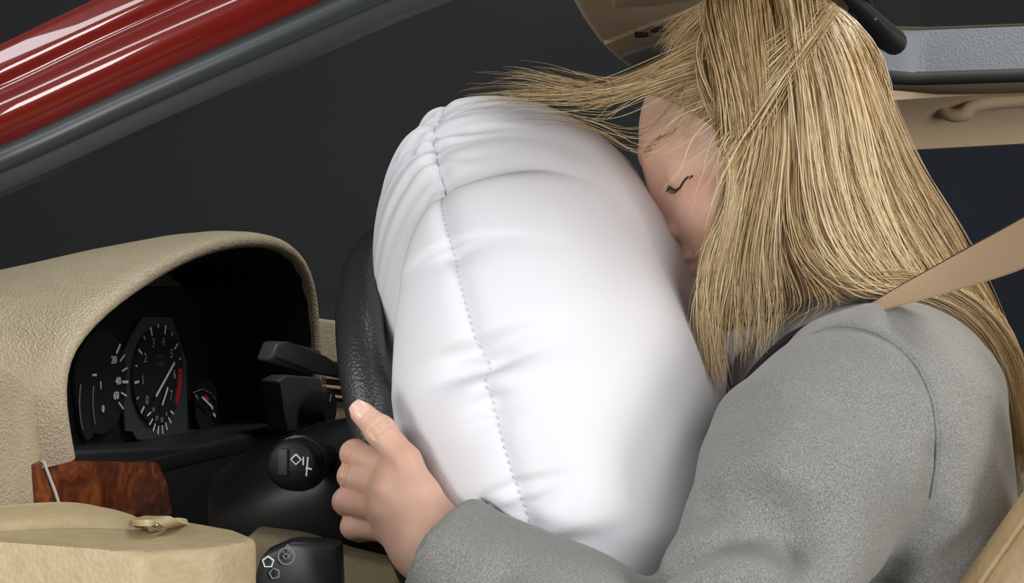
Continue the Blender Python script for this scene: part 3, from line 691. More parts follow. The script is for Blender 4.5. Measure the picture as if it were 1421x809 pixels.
# ---- torso skeleton
chest = onY(1195, 600, PY); belly = onY(1222, 780, PY); pelv = onY(1270, 1150, PY)
shL = C(1204, 592, 1.092); shL2 = C(1122, 648, 1.062)
def mirp(p): q = np.array(p, float); q[1] = 2 * PY - q[1]; return q
shR = mirp(shL); shR2 = mirp(shL2)
SQ = (1, 0.74, 1)
B = SDF((-0.15, -0.40, 0.30), (0.60, 0.46, 1.0), 0.006)
B.cone(chest, belly, 0.095, 0.085, 0.03, 'add', SQ); B.cone(belly, pelv, 0.085, 0.11, 0.03, 'add', SQ)
for a_, b_, c_, d_ in ((shL, shL2, elbowL, fore), (shR, shR2, elbowR, wristR + (elbowR - wristR) * 0.22)):
    B.chain([a_, b_, c_, d_], [0.05, 0.042, 0.036, 0.026], 0.02); B.cone(chest + np.array([0, 0, 0.08]), a_, 0.05, 0.045, 0.03)
B.cone(chest, neck_w, 0.06, 0.045, 0.03)
bv, bq = B.surface()
V = np.concatenate([hvw, hav, rav, bv]); o1 = len(hvw); o2 = o1 + len(hav); o3 = o2 + len(rav)
body = np_mesh('body', V, np.concatenate([hq, haq + o1, raq + o2, bq + o3]), 'skin', person)

# brows, lashes
def on_head(f, l, u, push=0.0008):
    """slide a head-frame point along l/f onto the skin"""
    p = np.array([f, l, u], float)
    for _ in range(30):
        d = H.sample(p[None])[0]; e = 0.0015
        g = np.array([H.sample((p + np.eye(3)[i] * e)[None])[0] - H.sample((p - np.eye(3)[i] * e)[None])[0] for i in range(3)]); g /= np.linalg.norm(g) + 1e-9
        p -= g * (d - push)
    return p
for s in (-1, 1):
    P = [on_head(0.074 - 0.0008 * k * k * 0.25, s * (0.018 + 0.0035 * k), -0.0085 - 0.0006 * abs(k - 4), 0.0006) for k in range(9)]
    tube('eyelash', h2w(P), np.interp(np.linspace(0, 1, 9), [0, .5, 1], [.0005, .0009, .0006]), 'lash', body, 6)
    for k in range(17):
        base = P[k // 2] * (1 - (k % 2) / 2) + P[min(8, k // 2 + 1)] * ((k % 2) / 2); tip = base + np.array([0.0035, s * 0.001, -0.0042 + 0.0002 * k]); tube('eyelash', h2w([base, (base + tip) / 2 + np.array([.0012, 0, -.0012]), tip]), [.00045, .0003, .0001], 'lash', body, 4)
    V_, F_ = [], []
    for k in range(60):
        t = rng.random(); l0 = s * (0.012 + 0.036 * t); p = on_head(0.086 - 0.022 * t * t, l0, 0.019 + 0.006 * math.sin(t * 2.2) + rng.normal(0, .0013), 0.0004)
        d = np.array([-0.002, s * 0.0045, 0.001]); e = p + d; wd2 = np.array([0, 0, 0.0004]); i = len(V_)
        V_ += [p - wd2, p + wd2, e + np.array([.0006, 0, 0])]; F_.append((i, i + 1, i + 2))
    eb = mesh('eyebrow', h2w(V_), F_, 'hair_under', body)
# thumb nail
tdir = JL['thumb'][3] - JL['thumb'][2]; tdir /= np.linalg.norm(tdir); nn = -FW * 0.8 + UP * 0.45 - RT * 0.2; nn -= tdir * (nn @ tdir); nn /= np.linalg.norm(nn); ns_ = np.cross(tdir, nn)
nc = JL['thumb'][3] + tdir * 0.0005
NV = []; NQ = []
for i, a_ in enumerate(np.linspace(-1, 1, 7)):
    for j, b_ in enumerate(np.linspace(-1, 1, 7)):
        NV.append(nc + tdir * b_ * 0.0065 + ns_ * math.sin(a_ * 1.0) * 0.0072 * (1 - 0.25 * max(0, b_) ** 3) + nn * (math.cos(a_ * 0.9) * 0.0076 + 0.0012 - 0.0007 * b_ * b_))
for i in range(6):
    for j in range(6): NQ.append((i * 7 + j, i * 7 + j + 1, i * 7 + j + 8, i * 7 + j + 7))
mesh('thumb_nail', NV, NQ, 'nail', body)

# ---- jacket
J = SDF((-0.18, -0.44, 0.34), (0.62, 0.50, 1.0), 0.0032)
J.cone(chest, belly, 0.116, 0.108, 0.03, 'add', SQ); J.cone(belly, pelv, 0.108, 0.13, 0.04, 'add', SQ)
up_ = onY(1235, 520, PY)
J.cone(chest + np.array([0.0, 0, 0.03]), up_, 0.10, 0.085, 0.03, 'add', SQ)
for a_ in (shL, shR): J.cone(up_ + np.array([-0.01, 0, -0.006]), a_ + np.array([0.005, 0, 0.004]), 0.062, 0.066, 0.03)
J.cone(C(1272, 560, 1.115), C(1285, 830, 1.125), 0.055, 0.066, 0.05)
J.cone(mirp(C(1272, 560, 1.115)), mirp(C(1285, 830, 1.125)), 0.055, 0.066, 0.05)
cuffL = C(613, 766, 1.056); cuffR = mir(cuffL)
for a_, b_, c_, d_ in ((shL, shL2, elbowL, cuffL), (shR, shR2, elbowR, cuffR)):
    ext = d_ + (d_ - c_) / np.linalg.norm(d_ - c_) * 0.05
    J.chain([a_, b_, c_], [0.069, 0.061, 0.060], 0.04)
    mid_ = c_ * 0.5 + d_ * 0.5 + np.array([0, 0, 0.0])
    J.chain([c_, mid_, d_, ext], [0.060, 0.051, 0.0395, 0.0385], 0.012)
    n_ = (d_ - c_) / np.linalg.norm(d_ - c_); n_ = n_ + 0.12 * (RT if a_ is shL else np.zeros(3)); n_ /= np.linalg.norm(n_)
    J.cut(d_, n_, 0.003, d_ + n_ * 0.0 - 0.09, d_ + n_ * 0.06 + 0.09)
    J.cone(d_ - n_ * 0.02, d_ + n_ * 0.06, 0.034, 0.035, 0.002, 'sub')
# front opening (V neck) and neck hole
nk = onY(1165, 455, PY)
J.cone(nk + np.array([-0.01, 0, 0.05]), nk + np.array([-0.02, 0, -0.02]), 0.068, 0.055, 0.008, 'sub')
J.cone(onY(1060, 440, PY), onY(990, 640, PY), 0.075, 0.02, 0.012, 'sub')
def grad(S, P, e=0.004):
    g = np.stack([S.sample(P + np.eye(3)[i] * e) - S.sample(P - np.eye(3)[i] * e) for i in range(3)], 1); return g / (np.linalg.norm(g, axis=1)[:, None] + 1e-9)
def hit(S, px, py, d0=0.85, d1=1.5):
    d = np.arange(d0, d1, 0.002); P = np.array([C(px, py, x) for x in d]); v = S.sample(P); k = np.argmax(v < 0)
    return P[k] if (v < 0).any() else None
def hits(S, pts, n=14):
    q = catmull([(x, y, 0) for x, y in pts], n); r = [hit(S, x, y) for x, y, _ in q]; return np.array([p for p in r if p is not None])
def polyd(P, L):
    best = np.full(len(P), 9.0)
    for i in range(len(L) - 1):
        a_ = L[i]; d = L[i + 1] - a_; t = np.clip(((P - a_) @ d) / (d @ d + 1e-12), 0, 1); best = np.minimum(best, np.linalg.norm(P - a_ - t[:, None] * d, axis=1))
    return best
jv, jq = J.surface(); jn = grad(J, jv); jd = np.zeros(len(jv))
folds = [([(1134, 466), (1168, 457), (1214, 467), (1258, 499), (1286, 552), (1294, 620), (1286, 690)], -0.0014, 0.005), ([(905, 809), (950, 775), (1000, 742), (1060, 738), (1110, 765)], -0.015, 0.013), ([(930, 830), (985, 792), (1060, 790)], 0.009, 0.016),
         ([(985, 700), (1030, 690), (1085, 705), (1110, 735)], -0.010, 0.015), ([(1000, 655), (1060, 650), (1120, 680)], 0.005, 0.018),
         ([(1020, 570), (1100, 556), (1170, 575)], -0.0035, 0.022), ([(1045, 600), (1120, 600), (1200, 640)], 0.003, 0.02),
         ([(1300, 640), (1290, 720), (1250, 770), (1225, 815)], -0.007, 0.014), ([(1250, 740), (1200, 700), (1150, 690)], -0.004, 0.018),
         ([(1330, 720), (1290, 760), (1270, 809)], 0.006, 0.014), ([(700, 800), (690, 830), (650, 860)], -0.004, 0.01),
         ([(1170, 640), (1190, 720), (1170, 800)], 0.005, 0.02), ([(1240, 500), (1275, 560), (1285, 640)], 0.003, 0.015)]
for pts, A_, sg in folds:
    L_ = hits(J, pts)
    if len(L_) < 2: continue
    jd += A_ * np.exp(-(polyd(jv, L_) / sg) ** 2)
jd += 0.0012 * np.sin(jv @ np.array([61., 33, 90])) * np.sin(jv @ np.array([-40., 70, 38]))
jv2 = jv + jn * jd[:, None]
jacket = np_mesh('jacket', jv2, jq, 'wool_grey', person); jacket['label'] = 'mid grey woven wool jacket'
from mathutils.bvhtree import BVHTree
bvh = BVHTree.FromPolygons(jv2.tolist(), jq.tolist())
def seam_line(pts, r, m, name='seam', n=60):
    L_ = []
    for x, y, _ in catmull([(x, y, 0) for x, y in pts], n):
        h_ = bvh.ray_cast(Vector(CAM), Vector(ray(x, y)).normalized())
        if h_[0] is not None: L_.append(np.array(h_[0]) + np.array(h_[1]) * 0.0006)
    L_ = np.array(L_)
    for _ in range(3): L_[1:-1] = 0.25 * L_[:-2] + 0.5 * L_[1:-1] + 0.25 * L_[2:]
    return tube(name, L_, r, m, jacket, 6)
seam_line([(1128, 462), (1165, 452), (1215, 462), (1262, 495), (1292, 550), (1300, 620), (1292, 690)], 0.0011, 'wool_grey', 'armhole_seam')
# shirt under the jacket
S = SDF((0.0, -0.16, 0.55), (0.5, 0.22, 1.02), 0.004)
S.cone(chest, belly, 0.106, 0.10, 0.03, 'add', SQ); S.cone(chest + np.array([-0.005, 0, 0.03]), onY(1180, 500, PY), 0.095, 0.07, 0.03, 'add', SQ); S.cone(onY(1180, 500, PY), neck_w, 0.07, 0.060, 0.02)
S.cone(onY(1090, 462, PY), onY(1050, 570, PY), 0.050, 0.055, 0.02); S.cone(onY(1090, 462, PY), neck_w, 0.050, 0.06, 0.02)
S.cut(neck_w + np.array([0, 0, 0.018]), np.array([-0.12, 0, 1.0]), 0.004)
sv_, sq_ = S.surface(); sn = grad(S, sv_)
sv_ = sv_ + sn * (0.003 * np.sin(sv_ @ np.array([30., 120, 40])))[:, None]
shirt = np_mesh('shirt', sv_, sq_, 'shirt_white', person)
# dark collar facing along the neckline
def ribbon(name, P, Wd, m, parent, th=0.002, label=None):
    P = np.asarray(P, float); Wd = np.asarray(Wd, float); T = np.gradient(P, axis=0); N = np.cross(T, Wd); N /= np.linalg.norm(N, axis=1)[:, None] + 1e-9
    secs = [[P[i] - Wd[i] + N[i] * th, P[i] + Wd[i] + N[i] * th, P[i] + Wd[i] - N[i] * th, P[i] - Wd[i] - N[i] * th] for i in range(len(P))]
    return loft(name, secs, m, parent, True, True, label=label)
colp = catmull([C(1002, 632, 1.165), C(1012, 585, 1.165), C(1044, 528, 1.158), C(1090, 480, 1.15), C(1132, 458, 1.145), C(1180, 443, 1.17), C(1235, 430, 1.22), C(1250, 428, 1.28), C(1228, 434, 1.36)], 50)
colw = np.array([0.0085 * (0.55 * UP - 0.3 * RT + 0.35 * (-FW if i < 36 else FW)) for i in range(50)])
ribbon('collar', colp, colw, 'collar_dark', jacket, 0.0025, 'dark shiny collar facing')
# trousers
T_ = SDF((-0.45, -0.25, 0.0), (0.6, 0.32, 0.6), 0.007)
T_.cone(pelv + np.array([0, 0, 0.03]), pelv, 0.12, 0.13, 0.03, 'add', SQ)
for s in (-1, 1):
    kn_ = np.array([-0.06, PY + s * 0.13, 0.52]); an_ = np.array([-0.30, PY + s * 0.12, 0.10])
    T_.cone(pelv + np.array([0, s * 0.09, 0.0]), kn_, 0.088, 0.066, 0.03); T_.cone(kn_, an_, 0.064, 0.045, 0.03)
    T_.cone(an_, an_ + np.array([-0.13, 0, -0.04]), 0.04, 0.03, 0.02)
tv, tq = T_.surface(); np_mesh('trousers', tv, tq, 'trouser_grey', person)

# ================================================================== airbag
airbag = thing('airbag', tuple(WC), 'inflated white fabric airbag with stitched seam, bulging from steering wheel', 'airbag')
BC = np.array([0.052, 0.0, 0.800]); BT, BV, BWd = 0.131, 0.268, 0.238
bt = math.radians(17.5); bN = np.array([math.cos(bt), 0, math.sin(bt)]); bV = np.array([-math.sin(bt), 0, math.cos(bt)]); bW = WW
NT, NP = 640, 131
def bag_base(th, ph):
    cp = np.abs(np.cos(ph)) ** 0.72; sp = np.sign(np.sin(ph)) * np.abs(np.sin(ph)) ** 0.92
    vv = BV * np.cos(th) * cp; bend = -0.022 * (np.maximum(0, vv - 0.05) / 0.2) ** 2
    tf = np.where(ph > 0, 1.0, 0.97 - 0.24 * np.clip(vv / BV, 0, 1) ** 1.2)
    return BC + (BT * tf * sp + bend)[..., None] * bN + vv[..., None] * bV + (BWd * np.sin(th) * cp)[..., None] * bW
th = np.linspace(0, 2 * np.pi, NT, endpoint=False)
def bag_panel(sign):
    u = np.linspace(0, 1, NP) ** 1.25; ph = sign * u * (math.pi / 2) * 0.9999
    TH, PH = np.meshgrid(th, ph, indexing='ij'); P = bag_base(TH, PH); e = 1e-3
    dth = bag_base(TH + e, PH) - bag_base(TH - e, PH); dph = bag_base(TH, PH + e) - bag_base(TH, PH - e)
    N = np.cross(dth, dph); N /= np.linalg.norm(N, axis=-1)[..., None] + 1e-12
    if ((P - BC) * N).sum() < 0: N = -N
    D = np.zeros(TH.shape); ap = np.abs(PH)
    D -= 0.0045 * np.exp(-(ap / 0.05) ** 1.3)                       # valley at the seam
    r2 = np.random.default_rng(21)
    for k in range(96):                                              # gathers that run out from the seam
        t0 = r2.uniform(0, 2 * np.pi); ln = r2.uniform(0.10, 0.42); A = r2.uniform(0.0022, 0.0068); sg = r2.uniform(0.010, 0.024); sl = r2.uniform(-0.10, 0.10)
        if r2.random() < 0.25: A *= -0.6; sg *= 1.5
        if sign < 0: ln *= 1.15
        dt = (TH - t0 - sl * ap + np.pi) % (2 * np.pi) - np.pi
        sgl = sg * (1 + 1.6 * ap)
        prof = np.where(dt > 0, np.exp(-(dt / (sgl * 0.75)) ** 2), np.exp(-(dt / (sgl * 2.0)) ** 2))
        D -= A * prof * np.exp(-(ap / ln) ** 2.0)
    for k in range(11):                                              # close gathers on the upper near lobe
        t0 = math.radians(317) + 0.06 + 0.075 * k + r2.uniform(-.015, .015); A = r2.uniform(0.0025, 0.0048) * (1.0 if sign < 0 else 0.45); ln = (0.75 if sign < 0 else 0.25) * r2.uniform(0.7, 1.1)
        dt = (TH - t0 + (0.30 * ap if sign < 0 else -0.15 * ap) + np.pi) % (2 * np.pi) - np.pi; sg = r2.uniform(0.014, 0.022) * (1 + 0.6 * ap)
        D -= A * np.where(dt > 0, np.exp(-(dt / (sg * 0.7)) ** 2), np.exp(-(dt / (sg * 1.7)) ** 2)) * np.exp(-(ap / ln) ** 2.0)
    # the big fold across the near upper side
    tc = math.radians(360 - 43.0)
    if sign > 0: line = tc + 0.16 * ap; Af = 0.020 * np.exp(-(ap / 0.52) ** 2.6)
    else: line = tc - 0.30 * ap - 0.35 * ap ** 2; Af = 0.018 + 0.016 * np.clip(ap, 0, 0.9)
    dt = (TH - line + np.pi) % (2 * np.pi) - np.pi                   # >0 towards the top of the bag
    D -= Af * np.where(dt > 0, np.exp(-(dt / 0.22) ** 1.4), np.exp(-(np.abs(dt) / 0.050) ** 1.5)) * np.exp(-(np.minimum(1, np.abs(dt)) / 0.6) ** 4)
    # soft big undulation
    D += 0.004 * np.sin(3 * TH + 1.0) * np.cos(PH) + 0.003 * np.sin(5 * TH + 2 * PH)
    P = P + N * D[..., None]
    P = P.reshape(-1, 3)
    for it in range(10):                                             # the face and the arm press into the cushion
        q = w2h(P); ok = np.all((q > H.lo + 0.004) & (q < H.lo + (H.n - 2) * H.h), axis=1); sd_ = np.full(len(P), 1.0); sd_[ok] = H.sample(q[ok])
        push = np.maximum(0, -0.028 - sd_); push[~ok] = 0; P = P - bN * (push * 0.8)[:, None]
        ok = np.all((P > J.lo + 0.004) & (P < J.lo + (J.n - 2) * J.h), axis=1); sd_ = np.full(len(P), 1.0); sd_[ok] = J.sample(P[ok])
        push = np.minimum(np.maximum(0, 0.002 - sd_), 0.02)
        if ok.any():
            g = np.zeros_like(P); g[ok] = grad(J, P[ok]); P = P + g * (push * 0.8)[:, None]
    ii = np.arange(NT)[:, None] * NP + np.arange(NP - 1)[None]; jj = ((np.arange(NT) + 1) % NT)[:, None] * NP + np.arange(NP - 1)[None]
    Q = np.stack([ii, jj, jj + 1, ii + 1], -1).reshape(-1, 4)
    if sign < 0: Q = Q[:, ::-1]
    return P, Q
Pf, Qf = bag_panel(1); Pr, Qr = bag_panel(-1)
np_mesh('front_panel', Pf, Qf, 'airbag_white', airbag)['label'] = 'smooth white panel facing the driver'
np_mesh('rear_panel', Pr, Qr, 'airbag_white', airbag)['label'] = 'gathered white panel facing the steering wheel'
sm = Pf.reshape(NT, NP, 3)[:, 0]; out = sm - BC; out /= np.linalg.norm(out, axis=1)[:, None]
# stitched seam: thin cord with stitches, joined as one part
SV, SF = [], []
for i in range(0, NT):
    for hh in (0.25,):
        p = sm[i]; q = sm[(i + 1) % NT]; d = (q - p); 
        if i % 2: continue
        d = sm[(i + 1) % NT] - p; n_ = out[i]; s_ = np.cross(d, n_); s_ /= np.linalg.norm(s_) + 1e-9; j0 = len(SV); z = 0.0005
        a_ = p - d * 0.1 + n_ * 0.0004 + s_ * 0.0006; b_ = p + d * 0.95 + n_ * 0.0004 - s_ * 0.0002
        SV += [a_ - s_ * z, a_ + s_ * z, b_ + s_ * z, b_ - s_ * z, (a_ + b_) / 2 + n_ * 0.0009]
        SF += [(j0, j0 + 1, j0 + 4), (j0 + 1, j0 + 2, j0 + 4), (j0 + 2, j0 + 3, j0 + 4), (j0 + 3, j0, j0 + 4)]
st_ = mesh('seam_stitching', SV, SF, 'thread', airbag); st_['kind'] = 'stuff'
# ================================================================== hair
# dark under layer on the scalp
K = SDF((-0.13, -0.10, -0.09), (0.10, 0.10, 0.15), 0.003)
K.ell((-0.016, 0, 0.027), (0.090, 0.077, 0.081), 0.02); K.ell((0.026, 0, 0.022), (0.056, 0.063, 0.057), 0.03)
nrm = np.array([0.11, 0, -0.085]); K.cut((0.006, 0, -0.028), nrm, 0.006)
kv, kq = K.surface(); np_mesh('hair_base', h2w(kv), kq, 'hair_under', person)

def drape(W, margin, free):
    n, m, _ = W.shape; P = W.reshape(-1, 3).copy(); mg = np.repeat(margin, m)
    for it in range(4):
        q = w2h(P)
        for S_, Q_, loc in ((K, q, True), (H, q, True), (J, P, False)):
            lo, hi = S_.lo + 0.006, S_.lo + (S_.n - 3) * S_.h
            ok = np.where(np.all((Q_ > lo) & (Q_ < hi), axis=1))[0]
            if not len(ok): continue
            d = S_.sample(Q_[ok]); b = d < mg[ok]; ok = ok[b]
            if not len(ok): continue
            g = grad(S_, Q_[ok]); mv = np.clip(mg[ok] - d[b], 0, 0.03)[:, None]
            P[ok] += (g @ HM if loc else g) * mv * 0.9
    W = P.reshape(n, m, 3)
    for it in range(2): W[:, 1:-1] = 0.25 * W[:, :-2] + 0.5 * W[:, 1:-1] + 0.25 * W[:, 2:]
    return W

def strands(name, groups, parent=None):
    """groups: list of dict(guides=[[(px,py,d)..]..], n, locks, thick, spread, rad, len)"""
    NS = 26; Vs = []; Cs = []; Rs = []
    for g in groups:
        gd = np.array([catmull(x, NS) for x in g['guides']])         # guides x NS x 3 in px,py,d
        ng = len(gd); n = g['n']; nl = g.get('locks', 24)
        ls = np.sort(rng.random(nl)); ld = rng.random(nl); lw = rng.normal(0, 1, (nl, 4)); lc = rng.normal(0, 1, nl)
        k = rng.integers(0, nl, n)
        s0 = rng.random(n) if ng > 1 else np.zeros(n)
        t = np.linspace(0, 1, NS)[None]
        cl = g.get('clump', 0.6) * (t ** 0.8)
        s = (s0[:, None] * (1 - cl) + ls[k][:, None] * cl) * (ng - 1)
        s = np.clip(s + rng.normal(0, g.get('sj', 0.05), n)[:, None] * t, 0, ng - 1.0001) if ng > 1 else np.zeros((n, NS))
        i = np.minimum(s.astype(int), max(ng - 2, 0)); f = s - i; jj = np.arange(NS)[None].repeat(n, 0)
        f3 = (f * f * (3 - 2 * f) * 0.3 + f * 0.7)[..., None]
        P = gd[i, jj] * (1 - f3) + gd[np.minimum(i + 1, ng - 1), jj] * f3
        # depth layering, lock waves and stray
        lay = rng.random(n); th_ = g.get('thick', 0.02)
        P[..., 2] += (lay[:, None] * 0.65 + ld[k][:, None] * 0.35) * th_ * np.minimum(1, t * 4)
        sp = g.get('spread', 6.0); fr = g.get('freq', 1.4)
        ph = lw[k][:, 0:1] * 3; wav = np.sin(t * fr * 6.28 + ph) * t * sp * (0.5 + 0.5 * lw[k][:, 1:2])
        P[..., 0] += wav + rng.normal(0, g.get('stray', 2.0), n)[:, None] * (0.25 + t) + np.sin(t * 5 + rng.random(n)[:, None] * 6) * g.get('stray', 2.0) * t
        P[..., 1] += np.cos(t * fr * 5 + ph) * t * sp * 0.4 * lw[k][:, 2:3] + rng.normal(0, g.get('stray', 2.0) * 0.6, n)[:, None] * (0.25 + t)
        P[..., 0] += rng.normal(0, g.get('rootj', 5.0), n)[:, None] * (1 - t) ** 2; P[..., 1] += rng.normal(0, g.get('rootj', 5.0) * 0.5, n)[:, None] * (1 - t) ** 2
        # random length: stop early by reparametrising
        e = 1 - rng.random(n) ** g.get('sp', 2.0) * g.get('short', 0.25); tt = np.linspace(0, 1, NS)[None] * e[:, None] * (NS - 1); i0 = np.minimum(tt.astype(int), NS - 2); fr_ = (tt - i0)[..., None]
        ar = np.arange(n)[:, None]; P = P[ar, i0] * (1 - fr_) + P[ar, i0 + 1] * fr_
        d = P[..., 2:3]; Wp = CAM + d * FW + (P[..., 0:1] - 710.5) / FPX * d * RT - (P[..., 1:2] - 404.5) / FPX * d * UP
        if g.get('drape', True): Wp = drape(Wp, 0.0015 + lay * g.get('lift', 0.010), g.get('free', 0))
        Vs.append(Wp); Cs.append(np.clip(g.get('tone', 0.5) + 0.22 * rng.normal(0, 1, n) + 0.17 * lc[k], 0, 1))
        Rs.append(g.get('rad', 0.0005) * rng.uniform(0.7, 1.25, n))
    W = np.concatenate(Vs); Cc = np.concatenate(Cs); R = np.concatenate(Rs); n = len(W)
    T = np.gradient(W, axis=1); T /= np.linalg.norm(T, axis=2)[..., None] + 1e-12
    ref = np.array([0.31, 0.22, 0.0]) - FW * 0.9; A = np.cross(T, ref); A /= np.linalg.norm(A, axis=2)[..., None] + 1e-9; B_ = np.cross(T, A)
    tap = np.interp(np.linspace(0, 1, NS), [0, 0.75, 1], [1, 0.9, 0.15])[None, :, None] * R[:, None, None]
    ring_ = [W + tap * (math.cos(a_) * A + math.sin(a_) * B_) for a_ in (0, 2.0944, 4.18879)]
    V = np.stack(ring_, 2).reshape(-1, 3)                             # strand, seg, 3
    base = (np.arange(n)[:, None] * NS + np.arange(NS - 1)[None])[..., None] * 3
    q = [np.stack([base[..., 0] + a_, base[..., 0] + b_, base[..., 0] + 3 + b_, base[..., 0] + 3 + a_], -1) for a_, b_ in ((0, 1), (1, 2), (2, 0))]
    Q = np.concatenate([x.reshape(-1, 4) for x in q])
    o = np_mesh(name, V, Q, 'hair_blonde', person)
    at = o.data.attributes.new('strand', 'FLOAT', 'POINT'); at.data.foreach_set('value', np.repeat(Cc, NS * 3).astype(np.float32))
    o['kind'] = 'stuff'; return o

A0 = [(1064, 4, 1.25), (1088, 60, 1.185), (1102, 150, 1.163), (1106, 240, 1.158), (1120, 325, 1.150), (1170, 388, 1.14), (1245, 412, 1.13), (1300, 455, 1.14), (1338, 550, 1.16)]
A1 = [(1085, -6, 1.25), (1118, 60, 1.18), (1140, 150, 1.160), (1150, 250, 1.152), (1180, 335, 1.145), (1235, 395, 1.14), (1290, 440, 1.14), (1330, 510, 1.15), (1362, 580, 1.17)]
A2 = [(1105, -12, 1.25), (1155, 50, 1.18), (1187, 150, 1.163), (1206, 250, 1.157), (1245, 345, 1.15), (1295, 420, 1.15), (1338, 490, 1.16), (1368, 550, 1.17), (1390, 612, 1.18)]
A3 = [(1118, -8, 1.25), (1168, 40, 1.19), (1204, 140, 1.175), (1240, 245, 1.17), (1298, 345, 1.165), (1345, 420, 1.165), (1375, 490, 1.175), (1394, 560, 1.185), (1402, 632, 1.19)]
A4 = [(1128, -6, 1.255), (1184, 40, 1.215), (1224, 130, 1.21), (1266, 225, 1.205), (1330, 325, 1.20), (1372, 415, 1.20), (1396, 490, 1.20), (1410, 560, 1.205), (1414, 640, 1.21)]
A5 = [(1126, -6, 1.27), (1184, 42, 1.29), (1224, 132, 1.29), (1266, 228, 1.28), (1326, 328, 1.26), (1366, 418, 1.25), (1388, 490, 1.24), (1400, 560, 1.235), (1405, 625, 1.23)]
def shift(g, dx=0, dy=0, dd=0.0): return [(x + dx, y + dy, d + dd) for x, y, d in g]
B0 = [(1000, 20, 1.245), (1000, 100, 1.195), (1012, 190, 1.178), (1008, 270, 1.168), (984, 350, 1.160), (970, 430, 1.150), (984, 560, 1.15)]
B1 = [(1030, 10, 1.25), (1030, 90, 1.190), (1040, 180, 1.165), (1026, 270, 1.158), (998, 350, 1.152), (984, 440, 1.145), (994, 545, 1.145)]
B2 = [(1048, 8, 1.25), (1062, 80, 1.185), (1060, 180, 1.160), (1038, 280, 1.152), (1014, 360, 1.148), (1000, 440, 1.145), (1004, 520, 1.145)]
B3 = [(1060, 4, 1.25), (1082, 80, 1.182), (1096, 180, 1.156), (1090, 280, 1.150), (1088, 360, 1.148), (1100, 420, 1.148), (1085, 470, 1.150)]
def farside(g): return [(x - 6, y, 2.53 - d if i > 0 else d) for i, (x, y, d) in enumerate(g)]
T0 = [(1120, -15, 1.25), (1060, -8, 1.25), (1000, 30, 1.245), (950, 75, 1.235), (915, 112, 1.225)]
E0 = [(1120, -8, 1.24), (1070, 6, 1.20), (1000, 40, 1.185), (930, 80, 1.18), (860, 112, 1.18), (780, 128, 1.18), (700, 132, 1.18), (625, 138, 1.18)]
E1 = [(1120, 0, 1.22), (1070, 28, 1.185), (1005, 62, 1.175), (930, 96, 1.175), (860, 126, 1.175), (790, 142, 1.175), (720, 138, 1.18), (660, 150, 1.18)]
E2 = [(1100, 2, 1.22), (1045, 45, 1.185), (990, 76, 1.175), (920, 100, 1.175), (850, 122, 1.18), (790, 112, 1.18), (740, 100, 1.18), (690, 96, 1.18)]
E3 = [(1100, 6, 1.21), (1040, 70, 1.175), (985, 100, 1.17), (930, 118, 1.175), (880, 140, 1.18), (850, 165, 1.18), (820, 165, 1.18), (790, 160, 1.175)]
W0 = [(1000, 60, 1.22), (935, 120, 1.20), (880, 175, 1.19), (820, 160, 1.17), (760, 148, 1.15), (700, 158, 1.14), (640, 178, 1.13)]
W1 = [(1090, 0, 1.22), (1010, 90, 1.18), (950, 190, 1.17), (905, 225, 1.165), (870, 200, 1.155), (820, 172, 1.15), (770, 160, 1.14)]
T1 = [(1105, -6, 1.25), (1050, 10, 1.235), (1003, 50, 1.215), (988, 95, 1.205), (995, 135, 1.195), (1014, 175, 1.18), (1030, 220, 1.17), (1024, 290, 1.165), (998, 360, 1.155)]
T2 = [(1100, -14, 1.24), (1050, 15, 1.21), (1005, 60, 1.19), (980, 110, 1.185), (985, 150, 1.18), (1005, 190, 1.17), (1020, 240, 1.16), (1010, 310, 1.155), (990, 380, 1.15)]
T3 = [(1105, -14, 1.24), (1070, 20, 1.20), (1040, 70, 1.18), (1025, 130, 1.17), (1035, 180, 1.165), (1045, 230, 1.16), (1035, 290, 1.155), (1015, 350, 1.15), (1000, 430, 1.15)]
T4 = [(1110, -4, 1.25), (1060, 2, 1.25), (1015, 26, 1.25), (975, 56, 1.245), (945, 88, 1.24)]
X0 = [(1150, 6, 1.19), (1080, 60, 1.165), (1010, 112, 1.17), (950, 120, 1.18), (910, 132, 1.19)]
X1 = [(1150, 20, 1.175), (1100, 100, 1.155), (1050, 190, 1.155), (1020, 270, 1.155), (985, 360, 1.15)]
Y0 = [(1105, -4, 1.22), (1045, 30, 1.19), (990, 66, 1.195), (948, 96, 1.205), (912, 122, 1.215)]
Y1 = [(1110, -2, 1.21), (1060, 45, 1.175), (1010, 92, 1.175), (968, 125, 1.185), (930, 140, 1.20)]
Y2 = [(1115, 0, 1.20), (1072, 60, 1.17), (1030, 115, 1.165), (995, 150, 1.17), (975, 175, 1.175)]
